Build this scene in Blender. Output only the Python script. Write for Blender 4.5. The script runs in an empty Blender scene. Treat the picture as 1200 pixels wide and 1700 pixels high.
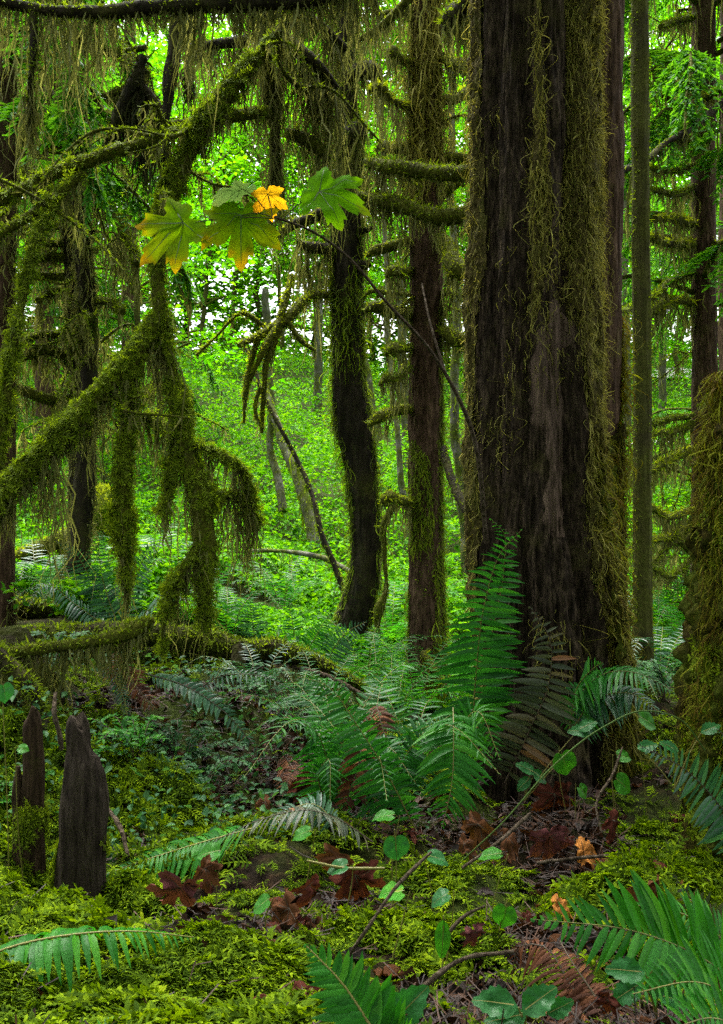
import bpy, math, random
import numpy as np
from mathutils import Vector

# ------------------------------------------------------------------ camera, sky, sun, exposure
scene = bpy.context.scene
COL = scene.collection
F = 1472.0            # focal length in photograph pixels (1200 x 1700)
CZ = 1.3              # eye height
cam_d = bpy.data.cameras.new('camera')
cam = bpy.data.objects.new('camera', cam_d); COL.objects.link(cam)
cam.location = (0, 0, CZ); cam.rotation_euler = (math.radians(90), 0, 0)
cam_d.sensor_fit = 'VERTICAL'; cam_d.sensor_height = 24
cam_d.angle = 2 * math.atan(850 / F)
cam_d.clip_start = 0.05; cam_d.clip_end = 2000
scene.camera = cam

SUN_EL, SUN_AZ = 70, -14          # degrees; azimuth from +Y (into the picture), clockwise
SUN_STRENGTH, SUN_ANGLE = 1.5, 35
SKY_STRENGTH = 0.15
EXPOSURE = 2.45
w = bpy.data.worlds.new('World'); scene.world = w; w.use_nodes = True
wn, wl = w.node_tree.nodes, w.node_tree.links
sky = wn.new('ShaderNodeTexSky'); sky.sky_type = 'NISHITA'; sky.sun_disc = False
sky.sun_elevation = math.radians(SUN_EL); sky.sun_rotation = math.radians(SUN_AZ)
sky.air_density = 0.9; sky.dust_density = 7.0; sky.ozone_density = 0.6
hs_ = wn.new('ShaderNodeHueSaturation'); hs_.inputs['Saturation'].default_value = .18      # high overcast
wl.new(sky.outputs[0], hs_.inputs['Color']); wl.new(hs_.outputs[0], wn['Background'].inputs[0]); wn['Background'].inputs[1].default_value = SKY_STRENGTH
sd = bpy.data.lights.new('sun', 'SUN'); sun = bpy.data.objects.new('sun', sd); COL.objects.link(sun)
sd.energy = SUN_STRENGTH; sd.angle = math.radians(SUN_ANGLE); sd.color = (1.0, 0.96, 0.88)
a, e = math.radians(SUN_AZ), math.radians(SUN_EL)
sun.rotation_euler = Vector((math.sin(a) * math.cos(e), math.cos(a) * math.cos(e), math.sin(e))).to_track_quat('Z', 'Y').to_euler()
sun.location = (0, 10, 30)
scene.view_settings.view_transform = 'Standard'; scene.view_settings.look = 'None'
scene.view_settings.exposure = EXPOSURE; scene.view_settings.gamma = 1.0
cy = scene.cycles
cy.max_bounces = 6; cy.diffuse_bounces = 4; cy.glossy_bounces = 2; cy.transmission_bounces = 4; cy.transparent_max_bounces = 4
cy.caustics_reflective = False; cy.caustics_refractive = False
cy.use_denoising = False

rng = np.random.default_rng(11)
U = rng.uniform
def P(px, py, Y): return np.array([(px - 600) / F * Y, Y, CZ - (py - 850) / F * Y])
def nrm(v): return v / np.maximum(np.linalg.norm(v, axis=-1, keepdims=True), 1e-9)

# ------------------------------------------------------------------ noise
def _h(i, j, k, s):
    n = (i * 374761393 + j * 668265263 + k * 2147483647 + s * 974634211) & 0xffffffff
    n = ((n ^ (n >> 13)) * 1274126177) & 0xffffffff
    n = ((n ^ (n >> 16)) * 2246822519) & 0xffffffff
    return ((n ^ (n >> 15)) & 0xffff) / 65535.0
def noise(p, s=0):
    p = np.asarray(p, float); f = np.floor(p); d = p - f; i = f.astype(np.int64); u = d * d * (3 - 2 * d)
    x, y, z = i[..., 0], i[..., 1], i[..., 2]; r = 0
    for a_ in (0, 1):
        for b_ in (0, 1):
            for c_ in (0, 1):
                wgt = (u[..., 0] if a_ else 1 - u[..., 0]) * (u[..., 1] if b_ else 1 - u[..., 1]) * (u[..., 2] if c_ else 1 - u[..., 2])
                r = r + wgt * _h(x + a_, y + b_, z + c_, s)
    return r * 2 - 1
def noise2(x, y, s=0): return noise(np.stack([x, y, np.zeros_like(x) + .37], -1), s)

# ------------------------------------------------------------------ mesh building
class MB:
    def __init__(s): s.v = []; s.f = []; s.n = 0
    def add(s, v, f, mat=0):
        v = np.asarray(v, float).reshape(-1, 3); f = np.asarray(f, np.int64)
        if len(v) == 0 or len(f) == 0: return
        s.v.append(v); s.f.append((f + s.n, mat)); s.n += len(v)
    def ribbons(s, p, wd, side, mat=0):
        # p (N,K,3), wd (N,K), side (N,3) or (N,K,3)
        N, K, _ = p.shape
        if N == 0: return
        if side.ndim == 2: side = side[:, None, :]
        o = side * wd[..., None] * .5
        v = np.stack([p - o, p + o], 2).reshape(-1, 3)
        b = (np.arange(N)[:, None] * K + np.arange(K - 1)[None]) * 2
        s.add(v, np.stack([b, b + 1, b + 3, b + 2], -1).reshape(-1, 4), mat)
    def build(s, name, mats, parent=None, origin=None, smooth=True):
        me = bpy.data.meshes.new(name)
        v = np.concatenate(s.v) - (np.zeros(3) if origin is None else np.asarray(origin))
        me.vertices.add(len(v)); me.vertices.foreach_set('co', v.astype(np.float32).ravel())
        li = np.concatenate([f.ravel() for f, m in s.f])
        tot = np.concatenate([np.full(len(f), f.shape[1]) for f, m in s.f])
        mi = np.concatenate([np.full(len(f), m) for f, m in s.f])
        st = np.concatenate([[0], np.cumsum(tot)[:-1]])
        me.loops.add(len(li)); me.loops.foreach_set('vertex_index', li.astype(np.int32))
        me.polygons.add(len(tot)); me.polygons.foreach_set('loop_start', st.astype(np.int32))
        me.polygons.foreach_set('material_index', mi.astype(np.int32))
        me.polygons.foreach_set('use_smooth', np.full(len(tot), smooth))
        me.update(calc_edges=True)
        for m in (mats if isinstance(mats, (list, tuple)) else [mats]): me.materials.append(m)
        o = bpy.data.objects.new(name, me); COL.objects.link(o)
        if parent is not None: o.parent = parent
        return o

ORI = {}
LABELS = set()
def tag(o, label, cat, group=None, kind=None):
    o['label'] = label; o['category'] = cat
    if group: o['group'] = group
    if kind: o['kind'] = kind
    return o
def thing(name, loc, label, cat, group=None):
    o = bpy.data.objects.new(name, None); COL.objects.link(o); o.location = tuple(float(c) for c in loc)
    o.empty_display_size = .1
    ORI[o.name] = np.asarray(loc, float)
    return tag(o, label, cat, group)
def part(name, mb, mats, parent, label=None):
    o = mb.build(name, mats, parent, ORI[parent.name]); ORI[o.name] = ORI[parent.name]
    if label: o['label'] = label
    return o
def single(name, mb, mats, loc, label, cat, group=None):
    o = mb.build(name, mats, None, loc); o.location = tuple(float(c) for c in loc)
    ORI[o.name] = np.asarray(loc, float)
    return tag(o, label, cat, group)
def copy_tree(o, parent=None):
    c = o.copy(); COL.objects.link(c)
    if parent is not None: c.parent = parent
    for ch in list(o.children): copy_tree(ch, c)
    return c

# ------------------------------------------------------------------ materials
def mat_base(name):
    m = bpy.data.materials.new(name); m.use_nodes = True
    nt = m.node_tree; return m, nt.nodes, nt.links, nt.nodes['Principled BSDF'], nt.nodes['Material Output']
def ramp(nd, cols, interp='LINEAR'):
    r = nd.new('ShaderNodeValToRGB'); r.color_ramp.interpolation = interp
    el = r.color_ramp.elements
    while len(el) < len(cols): el.new(.5)
    for e_, (p_, c_) in zip(el, cols): e_.position = p_; e_.color = (*c_, 1)
    return r
def tex_noise(nd, ln, vec, scale, detail=3, rough=.6):
    t = nd.new('ShaderNodeTexNoise'); t.inputs['Scale'].default_value = scale; t.inputs['Detail'].default_value = detail
    t.inputs['Roughness'].default_value = rough; ln.new(vec, t.inputs['Vector']); return t
def leaf_mat(name, cols, trans=.35, tcol=None, rough=.45, spec=.4, clump=.0, wet=0.0, cs=1.3):
    """leaf: each leaf its own tint, with slow drifts of tint through the plant; lets light through"""
    m, nd, ln, bs, out = mat_base(name)
    g = nd.new('ShaderNodeNewGeometry'); tc = nd.new('ShaderNodeTexCoord')
    n = tex_noise(nd, ln, tc.outputs['Object'], cs, 4)
    mx = nd.new('ShaderNodeMix'); mx.data_type = 'FLOAT'; mx.inputs[0].default_value = clump
    ln.new(g.outputs['Random Per Island'], mx.inputs[2]); ln.new(n.outputs['Fac'], mx.inputs[3])
    mr_ = nd.new('ShaderNodeMapRange'); mr_.inputs[1].default_value = .18 * clump; mr_.inputs[2].default_value = 1 - .18 * clump; ln.new(mx.outputs[0], mr_.inputs[0])
    r = ramp(nd, cols); ln.new(mr_.outputs[0], r.inputs[0])
    ln.new(r.outputs[0], bs.inputs['Base Color'])
    bs.inputs['Roughness'].default_value = rough; bs.inputs['Specular IOR Level'].default_value = spec
    if wet: bs.inputs['Coat Weight'].default_value = wet; bs.inputs['Coat Roughness'].default_value = .2
    n2 = tex_noise(nd, ln, tc.outputs['Object'], 90, 2)
    bp = nd.new('ShaderNodeBump'); bp.inputs['Strength'].default_value = .35; bp.inputs['Distance'].default_value = .004
    ln.new(n2.outputs['Fac'], bp.inputs['Height']); ln.new(bp.outputs[0], bs.inputs['Normal'])
    if trans:
        t = nd.new('ShaderNodeBsdfTranslucent'); h = nd.new('ShaderNodeMix'); h.data_type = 'RGBA'; h.blend_type = 'MULTIPLY'
        h.inputs[0].default_value = 1; ln.new(r.outputs[0], h.inputs[6]); h.inputs[7].default_value = (*(tcol or (1.9, 1.8, .8)), 1)
        h.clamp_result = False
        ln.new(h.outputs[2], t.inputs[0])
        ms = nd.new('ShaderNodeMixShader'); ms.inputs[0].default_value = trans
        ln.new(bs.outputs[0], ms.inputs[1]); ln.new(t.outputs[0], ms.inputs[2]); ln.new(ms.outputs[0], out.inputs[0])
    return m
def bark_mat(name, c1, c2, c3, moss=None, amount=.5, stretch=.14, scale=26, bump=.9, spec=.06):
    m, nd, ln, bs, out = mat_base(name)
    tc = nd.new('ShaderNodeTexCoord'); mp = nd.new('ShaderNodeMapping'); mp.inputs['Scale'].default_value = (1, 1, stretch)
    ln.new(tc.outputs['Object'], mp.inputs[0])
    n1 = tex_noise(nd, ln, mp.outputs[0], scale, 9, .76)
    n2 = tex_noise(nd, ln, tc.outputs['Object'], 5, 5, .65)
    vo = nd.new('ShaderNodeTexVoronoi'); vo.inputs['Scale'].default_value = scale * 1.3; ln.new(mp.outputs[0], vo.inputs['Vector'])
    r = ramp(nd, [(.32, c1), (.5, c2), (.68, c3)]); ln.new(n1.outputs['Fac'], r.inputs[0])
    col = r.outputs[0]
    if moss:
        rr = ramp(nd, [(1 - amount - .1, (0, 0, 0)), (1 - amount + .12, (1, 1, 1))]); ln.new(n2.outputs['Fac'], rr.inputs[0])
        mx = nd.new('ShaderNodeMix'); mx.data_type = 'RGBA'; ln.new(rr.outputs[0], mx.inputs[0]); ln.new(col, mx.inputs[6])
        n3 = tex_noise(nd, ln, tc.outputs['Object'], 60, 4, .7)
        r3 = ramp(nd, [(.3, tuple(.45 * q for q in moss)), (.65, moss)]); ln.new(n3.outputs['Fac'], r3.inputs[0])
        ln.new(r3.outputs[0], mx.inputs[7]); col = mx.outputs[2]
    ln.new(col, bs.inputs['Base Color']); bs.inputs['Roughness'].default_value = .85; bs.inputs['Specular IOR Level'].default_value = spec
    ad = nd.new('ShaderNodeMath'); ad.operation = 'ADD'; ln.new(n1.outputs['Fac'], ad.inputs[0]); ln.new(vo.outputs['Distance'], ad.inputs[1])
    bp = nd.new('ShaderNodeBump'); bp.inputs['Strength'].default_value = bump; bp.inputs['Distance'].default_value = .02
    ln.new(ad.outputs[0], bp.inputs['Height']); ln.new(bp.outputs[0], bs.inputs['Normal'])
    return m

MOSS_Y = (.16, .19, .012)
M = {}
M['moss_near'] = leaf_mat('bright_carpet_moss', [(0, (.008, .018, .002)), (.3, (.03, .06, .003)), (.55, (.08, .14, .004)), (.8, (.19, .28, .005)), (1, (.22, .20, .008))], .3, (1.6, 1.6, .4), .8, .05, .6, cs=7)
M['moss_limb'] = leaf_mat('limb_moss', [(0, (.035, .045, .007)), (.4, (.09, .135, .007)), (.75, (.18, .26, .009)), (1, (.28, .34, .014))], .35, (1.6, 1.6, .7), .8, .12, .45, cs=6)
M['moss_hang'] = leaf_mat('hanging_moss', [(0, (.045, .052, .014)), (.5, (.13, .145, .04)), (1, (.29, .30, .11))], .4, (1.5, 1.4, .8), .85, .08, .4, cs=5)
M['moss_tan'] = leaf_mat('tan_moss', [(0, (.05, .05, .012)), (.5, (.20, .195, .034)), (1, (.42, .40, .11))], .35, (1.4, 1.3, .8), .85, .08, .4, cs=6)
M['moss_gold'] = leaf_mat('gold_moss', [(0, (.03, .022, .004)), (.35, (.085, .06, .008)), (.6, (.12, .13, .008)), (1, (.22, .26, .010))], .35, (1.5, 1.4, .6), .85, .08, .6, cs=9)
M['moss_bright'] = leaf_mat('sunlit_tone_moss', [(0, (.08, .11, .006)), (.5, (.20, .27, .008)), (1, (.32, .37, .012))], .4, (1.6, 1.5, .7), .8, .15, .4)  # lighter copy of the limb moss, sunlit look put into the colour
M['moss_dark'] = leaf_mat('dark_dead_moss', [(0, (.012, .014, .006)), (.6, (.03, .034, .01)), (1, (.06, .06, .02))], .2, None, .9, .1, .3)
M['fern'] = leaf_mat('fern_green', [(0, (.007, .05, .008)), (.5, (.015, .10, .012)), (.93, (.035, .16, .014)), (1, (.11, .10, .02))], .3, (1.8, 1.8, .7), .42, .2, .3)
M['fern_bright'] = leaf_mat('fern_bright', [(0, (.010, .085, .006)), (.5, (.022, .15, .009)), (.93, (.055, .22, .010)), (1, (.16, .16, .02))], .4, (1.8, 1.7, .6), .45, .16, .3)
M['fern_teal'] = leaf_mat('fern_blue_green', [(0, (.010, .045, .020)), (.5, (.020, .085, .034)), (1, (.045, .14, .05))], .25, None, .38, .35, .3)
M['fern_old'] = leaf_mat('fern_withered', [(0, (.018, .03, .014)), (.6, (.05, .065, .03)), (.85, (.085, .075, .035)), (1, (.20, .08, .03))], .2, (1.4, 1.3, .8), .5, .35, .1)
M['fern_dead'] = leaf_mat('fern_dead', [(0, (.022, .008, .004)), (.5, (.075, .024, .008)), (1, (.20, .075, .022))], .2, (1.4, 1.1, .7), .7, .2, .3)
M['cane'] = leaf_mat('cane_green', [(0, (.03, .06, .012)), (1, (.05, .09, .016))], 0, None, .6, .1)
M['litter'] = leaf_mat('leaf_litter', [(0, (.006, .003, .0015)), (.5, (.018, .008, .0035)), (.9, (.065, .025, .008)), (1, (.15, .07, .02))], .1, None, .6, .25, .3)
M['rachis'] = leaf_mat('frond_stalk', [(0, (.09, .09, .02)), (1, (.16, .15, .03))], 0, None, .5, .3)
M['rachis_dark'] = leaf_mat('dark_stalk', [(0, (.03, .022, .012)), (1, (.07, .05, .025))], 0, None, .6, .3)
M['herb'] = leaf_mat('herb_leaf', [(0, (.012, .085, .008)), (.5, (.025, .14, .010)), (1, (.07, .22, .010))], .35, (1.8, 1.8, .7), .45, .14, .2)
M['bramble'] = leaf_mat('bramble_leaf', [(0, (.008, .06, .014)), (.5, (.015, .10, .020)), (1, (.03, .14, .025))], .3, None, .42, .2, .3)
M['shrub'] = leaf_mat('shrub_leaf', [(0, (.012, .05, .018)), (.5, (.025, .09, .03)), (1, (.06, .15, .045))], .3, None, .5, .14, .2)
M['under'] = leaf_mat('undergrowth_leaf', [(0, (.007, .05, .002)), (.3, (.028, .13, .003)), (.6, (.062, .22, .004)), (.85, (.125, .32, .006)), (1, (.21, .40, .009))], .42, (1.9, 1.6, .4), .6, .12, .5, cs=2.2)
M['maple_far'] = leaf_mat('maple_leaf_far', [(0, (.015, .11, .004)), (.4, (.05, .23, .005)), (.8, (.12, .35, .006)), (.97, (.22, .40, .008)), (1, (.45, .28, .01))], .5, (1.9, 1.7, .4), .6, .12, .4)
M['hemlock'] = leaf_mat('hemlock_needles', [(0, (.02, .10, .010)), (.5, (.05, .19, .014)), (1, (.12, .28, .02))], .5, (1.9, 1.7, .5), .6, .12, .5)
M['far'] = leaf_mat('far_leaf', [(0, (.02, .11, .004)), (.5, (.07, .24, .006)), (1, (.17, .36, .012))], .5, (1.9, 1.7, .6), .6, .2, .6)
M['added_shade'] = leaf_mat('added_shade_leaf', [(0, (.03, .08, .02)), (1, (.06, .15, .03))], .3, None, .6, .2)  # for unseen leaves added to block light above and behind
M['bark_big'] = bark_mat('old_bark', (.004, .003, .0022), (.030, .022, .014), (.115, .085, .052), (.085, .075, .024), .36, .22, 52, 1.0, .06)
M['bark_wood'] = bark_mat('bare_brown_wood', (.026, .019, .013), (.085, .060, .042), (.16, .115, .08), (.09, .075, .03), .3, .05, 34, .9, .06)
M['bark_red'] = bark_mat('red_bark', (.018, .011, .007), (.058, .036, .021), (.14, .092, .054), (.10, .10, .022), .32, .22, 34, .9, .06)
M['bark_dark'] = bark_mat('dark_mossy_bark', (.007, .007, .005), (.022, .019, .012), (.05, .042, .026), (.075, .075, .02), .42)
M['bark_moss'] = bark_mat('moss_coated_bark', (.015, .015, .006), (.035, .035, .012), (.06, .06, .018), (.10, .115, .013), .62, .6, 40)
M['bark_pole'] = bark_mat('green_pole_bark', (.012, .012, .006), (.035, .033, .012), (.07, .062, .024), (.085, .095, .018), .55, .10, 26)
M['bark_pale'] = bark_mat('pale_alder_bark', (.03, .03, .02), (.09, .09, .07), (.24, .24, .20), (.08, .10, .014), .52, .5, 12)
M['snag'] = bark_mat('weathered_grey_wood', (.008, .006, .005), (.040, .031, .023), (.085, .068, .05), (.05, .05, .02), .3, .12, 60, 1., .05)
M['snag_brown'] = bark_mat('rotten_brown_wood', (.012, .008, .005), (.04, .026, .015), (.08, .052, .03), (.075, .08, .012), .36, .14, 60, 1)
M['log'] = bark_mat('rotting_log', (.006, .005, .003), (.02, .014, .009), (.05, .036, .02), (.06, .075, .009), .52, .5, 44, 1)
M['twig'] = bark_mat('twig', (.03, .022, .015), (.08, .06, .04), (.16, .13, .09), None, 0, .5, 60)
M['mat_tan'] = bark_mat('tan_moss_mat', (.02, .016, .006), (.07, .06, .018), (.15, .125, .04), (.12, .13, .03), .4, .5, 60, 1, .05)
M['mat_gold'] = bark_mat('gold_moss_mat', (.008, .007, .002), (.035, .028, .006), (.09, .08, .010), (.07, .10, .007), .5, .6, 50, 1, .05)
M['rock'] = bark_mat('mossy_rock', (.02, .03, .008), (.05, .07, .012), (.08, .10, .016), (.12, .17, .012), .7, 1, 20)

def ground_mat():
    m, nd, ln, bs, out = mat_base('forest_soil')
    tc = nd.new('ShaderNodeTexCoord')
    n1 = tex_noise(nd, ln, tc.outputs['Object'], 26, 8, .7); n2 = tex_noise(nd, ln, tc.outputs['Object'], 2.2, 4, .6)
    r = ramp(nd, [(.3, (.004, .003, .002)), (.5, (.014, .009, .005)), (.62, (.032, .019, .010)), (.75, (.07, .04, .02))]); ln.new(n1.outputs['Fac'], r.inputs[0])
    r2 = ramp(nd, [(.42, (0, 0, 0)), (.58, (1, 1, 1))]); ln.new(n2.outputs['Fac'], r2.inputs[0])
    sep = nd.new('ShaderNodeSeparateXYZ'); ln.new(tc.outputs['Object'], sep.inputs[0])
    far = nd.new('ShaderNodeMapRange'); far.inputs[1].default_value = 4.2; far.inputs[2].default_value = 8; ln.new(sep.outputs[1], far.inputs[0])
    mxf = nd.new('ShaderNodeMath'); mxf.operation = 'MAXIMUM'; ln.new(r2.outputs[0], mxf.inputs[0]); ln.new(far.outputs[0], mxf.inputs[1])
    mx = nd.new('ShaderNodeMix'); mx.data_type = 'RGBA'; ln.new(mxf.outputs[0], mx.inputs[0]); ln.new(r.outputs[0], mx.inputs[6])
    n3 = tex_noise(nd, ln, tc.outputs['Object'], 60, 4, .7)
    r3 = ramp(nd, [(.35, (.010, .014, .003)), (.6, (.03, .045, .005)), (.75, (.055, .07, .008))]); ln.new(n3.outputs['Fac'], r3.inputs[0])
    ln.new(r3.outputs[0], mx.inputs[7]); ln.new(mx.outputs[2], bs.inputs['Base Color'])
    bs.inputs['Roughness'].default_value = .85; bs.inputs['Specular IOR Level'].default_value = .05
    bp = nd.new('ShaderNodeBump'); bp.inputs['Strength'].default_value = 1; bp.inputs['Distance'].default_value = .03
    ln.new(n1.outputs['Fac'], bp.inputs['Height']); ln.new(bp.outputs[0], bs.inputs['Normal'])
    return m
M['soil'] = ground_mat()
M['gravel'] = bark_mat('pale_gravel', (.30, .28, .28), (.42, .39, .39), (.55, .52, .52), None, 0, 1, 30, .4)

# ------------------------------------------------------------------ terrain height (thin plate through points read off the slope)
GP = [(-100, 1700, 1.2), (200, 1700, 1.2), (600, 1700, 1.25), (1000, 1700, 1.3), (1300, 1700, 1.3),
      (30, 1475, 1.75), (-120, 1460, 1.75), (200, 1570, 1.75), (420, 1540, 1.8), (600, 1430, 2.35), (720, 1450, 2.3), (460, 1400, 2.45), (900, 1450, 2.5),
      (130, 1530, 2.4), (250, 1440, 2.5), (900, 1600, 1.75), (640, 1580, 1.75),
      (600, 1350, 3.0), (750, 1340, 3.1), (915, 1300, 3.55), (1020, 1290, 3.3), (1100, 1400, 2.5), (1200, 1440, 2.5), (1000, 1440, 2.5),
      (60, 1250, 3.0), (200, 1300, 3.0), (330, 1330, 3.1), (450, 1290, 3.5), (300, 1200, 3.7), (120, 1120, 4.1), (300, 1090, 4.4), (450, 1110, 4.5),
      (600, 1180, 4.6), (-150, 1100, 4.1), (710, 1165, 5.6), (580, 1080, 6.0), (650, 1080, 6.5), (820, 1150, 5.2), (1050, 1140, 4.6), (1150, 1120, 5), (1300, 1250, 3.6),
      (200, 1000, 6.0), (50, 1000, 6.0), (450, 1000, 7.0), (160, 900, 8.5), (0, 900, 8.5), (450, 825, 12), (200, 815, 12), (700, 845, 12), (1100, 900, 9), (1250, 900, 9),
      (450, 725, 17), (100, 735, 17), (900, 750, 17), (1150, 740, 17), (500, 630, 25), (0, 640, 25), (1000, 640, 25), (1200, 640, 25), (500, 600, 31), (1000, 600, 31), (100, 600, 31)]
gx = [P(*g) for g in GP] + [np.array(q, float) for q in [(-3, -4, .5), (3, -4, .5), (0, -8, .5), (-8, 2, .8), (8, 2, .5), (-14, 8, 1.0), (14, 8, .9), (-40, 0, 1), (40, 0, 1), (-30, 40, 7), (30, 40, 7), (0, 45, 7.5), (0, 70, 8), (-60, 60, 8), (60, 60, 8), (0, -50, 1)]]
gx = np.array(gx)
def _U(r2): return .5 * r2 * np.log(np.maximum(r2, 1e-9))
def _W(q): return np.stack([np.arcsinh(q[:, 0] / 2.) * 2., np.arcsinh(q[:, 1] / 3.) * 3.], 1)
_C = _W(gx[:, :2]); _n = len(_C)
_A = np.zeros((_n + 3, _n + 3)); _A[:_n, :_n] = _U(((_C[:, None] - _C[None]) ** 2).sum(-1)) + np.eye(_n) * .02
_A[:_n, _n] = 1; _A[:_n, _n + 1:] = _C; _A[_n:, :_n] = _A[:_n, _n:].T
_S = np.linalg.solve(_A, np.concatenate([gx[:, 2], [0, 0, 0]]))
def H(x, y, fine=True):
    x = np.atleast_1d(np.asarray(x, float)); y = np.atleast_1d(np.asarray(y, float)); sh = x.shape
    q = _W(np.stack([x.ravel(), y.ravel()], 1)); z = np.zeros(len(q))
    for i in range(0, len(q), 20000):
        b = q[i:i + 20000]
        z[i:i + 20000] = _U(((b[:, None] - _C[None]) ** 2).sum(-1)) @ _S[:_n] + _S[_n] + b @ _S[_n + 1:]
    z = z.reshape(sh); z = np.clip(z, -.5, 8.6)
    if fine:
        k = np.clip((5.5 - y) / 2, 0, 1)
        k = k * np.clip((y - .9) / 1.3, .15, 1)
        z = z - .03 * np.clip((4 - y) / 1.5, 0, 1) - .5 * np.clip(1.1 - y, 0, 1) + k * (.17 * (np.abs(noise2(x * 3.1, y * 3.6, 1)) - .3) + .075 * (np.abs(noise2(x * 7.5, y * 8, 2)) - .3) + .010 * noise2(x * 28, y * 28, 3)) - .07 * np.clip((1.75 - y) / .5, 0, 1) * np.clip((x + .15) / .3, 0, 1)
        z = z + (1 - k) * (.25 * noise2(x * .8, y * .8, 4) + .1 * noise2(x * 2.3, y * 2.3, 5)) * np.clip((y - 5) / 4, 0, 1)
    return z
def Hs(x, y): return float(H(np.array([x]), np.array([y]))[0])

t = np.linspace(-1, 1, 330); xs = np.sinh(t * 4.6) / np.sinh(4.6) * 160
ys = np.concatenate([np.linspace(-120, -4, 14), np.linspace(-3.6, .7, 14), np.linspace(.8, 5.5, 210), 5.5 + (np.exp(np.linspace(.02, 1, 130) * 3.3) - 1) / (np.exp(3.3) - 1) * 190])
X, Yg = np.meshgrid(xs, ys); Z = H(X, Yg)
mb = MB(); ny, nx = X.shape
idx = (np.arange(ny - 1)[:, None] * nx + np.arange(nx - 1)[None]).ravel()
mb.add(np.stack([X, Yg, Z], -1), np.stack([idx, idx + 1, idx + nx + 1, idx + nx], 1))
g = mb.build('ground', M['soil']); tag(g, 'dark damp forest floor rising into a green hillside', 'ground', None, 'structure')

# pale gravel clearing glimpsed between the right hand trunks
def ribbon_ground(name, pts, wd, mat, label, cat):
    c = np.array(pts, float); n = 60; tt = np.linspace(0, 1, n); q = np.stack([np.interp(tt, np.linspace(0, 1, len(c)), c[:, k]) for k in (0, 1)], 1)
    d = nrm(np.gradient(q, axis=0)); s_ = np.stack([-d[:, 1], d[:, 0]], 1); k = 9; off = np.linspace(-.5, .5, k)
    xy = q[:, None] + s_[:, None] * off[None, :, None] * wd
    z = H(xy[..., 0], xy[..., 1]) + .12
    b = (np.arange(n - 1)[:, None] * k + np.arange(k - 1)[None]).ravel(); m_ = MB()
    m_.add(np.concatenate([xy, z[..., None]], -1), np.stack([b, b + 1, b + k + 1, b + k], 1))
    return tag(m_.build(name, mat), label, cat, None, 'structure')
ribbon_ground('path', [(4.2, 17.5), (6.2, 17.2), (9, 17), (14, 18)], .8, M['gravel'], 'pale gravel path glimpsed low between the right trunks', 'path')
ribbon_ground('road', [(4, 28), (9, 27), (14, 26.5), (24, 27)], 2.4, M['gravel'], 'pale gravel road glimpsed on the hill beyond the right trunks', 'road')

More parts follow.
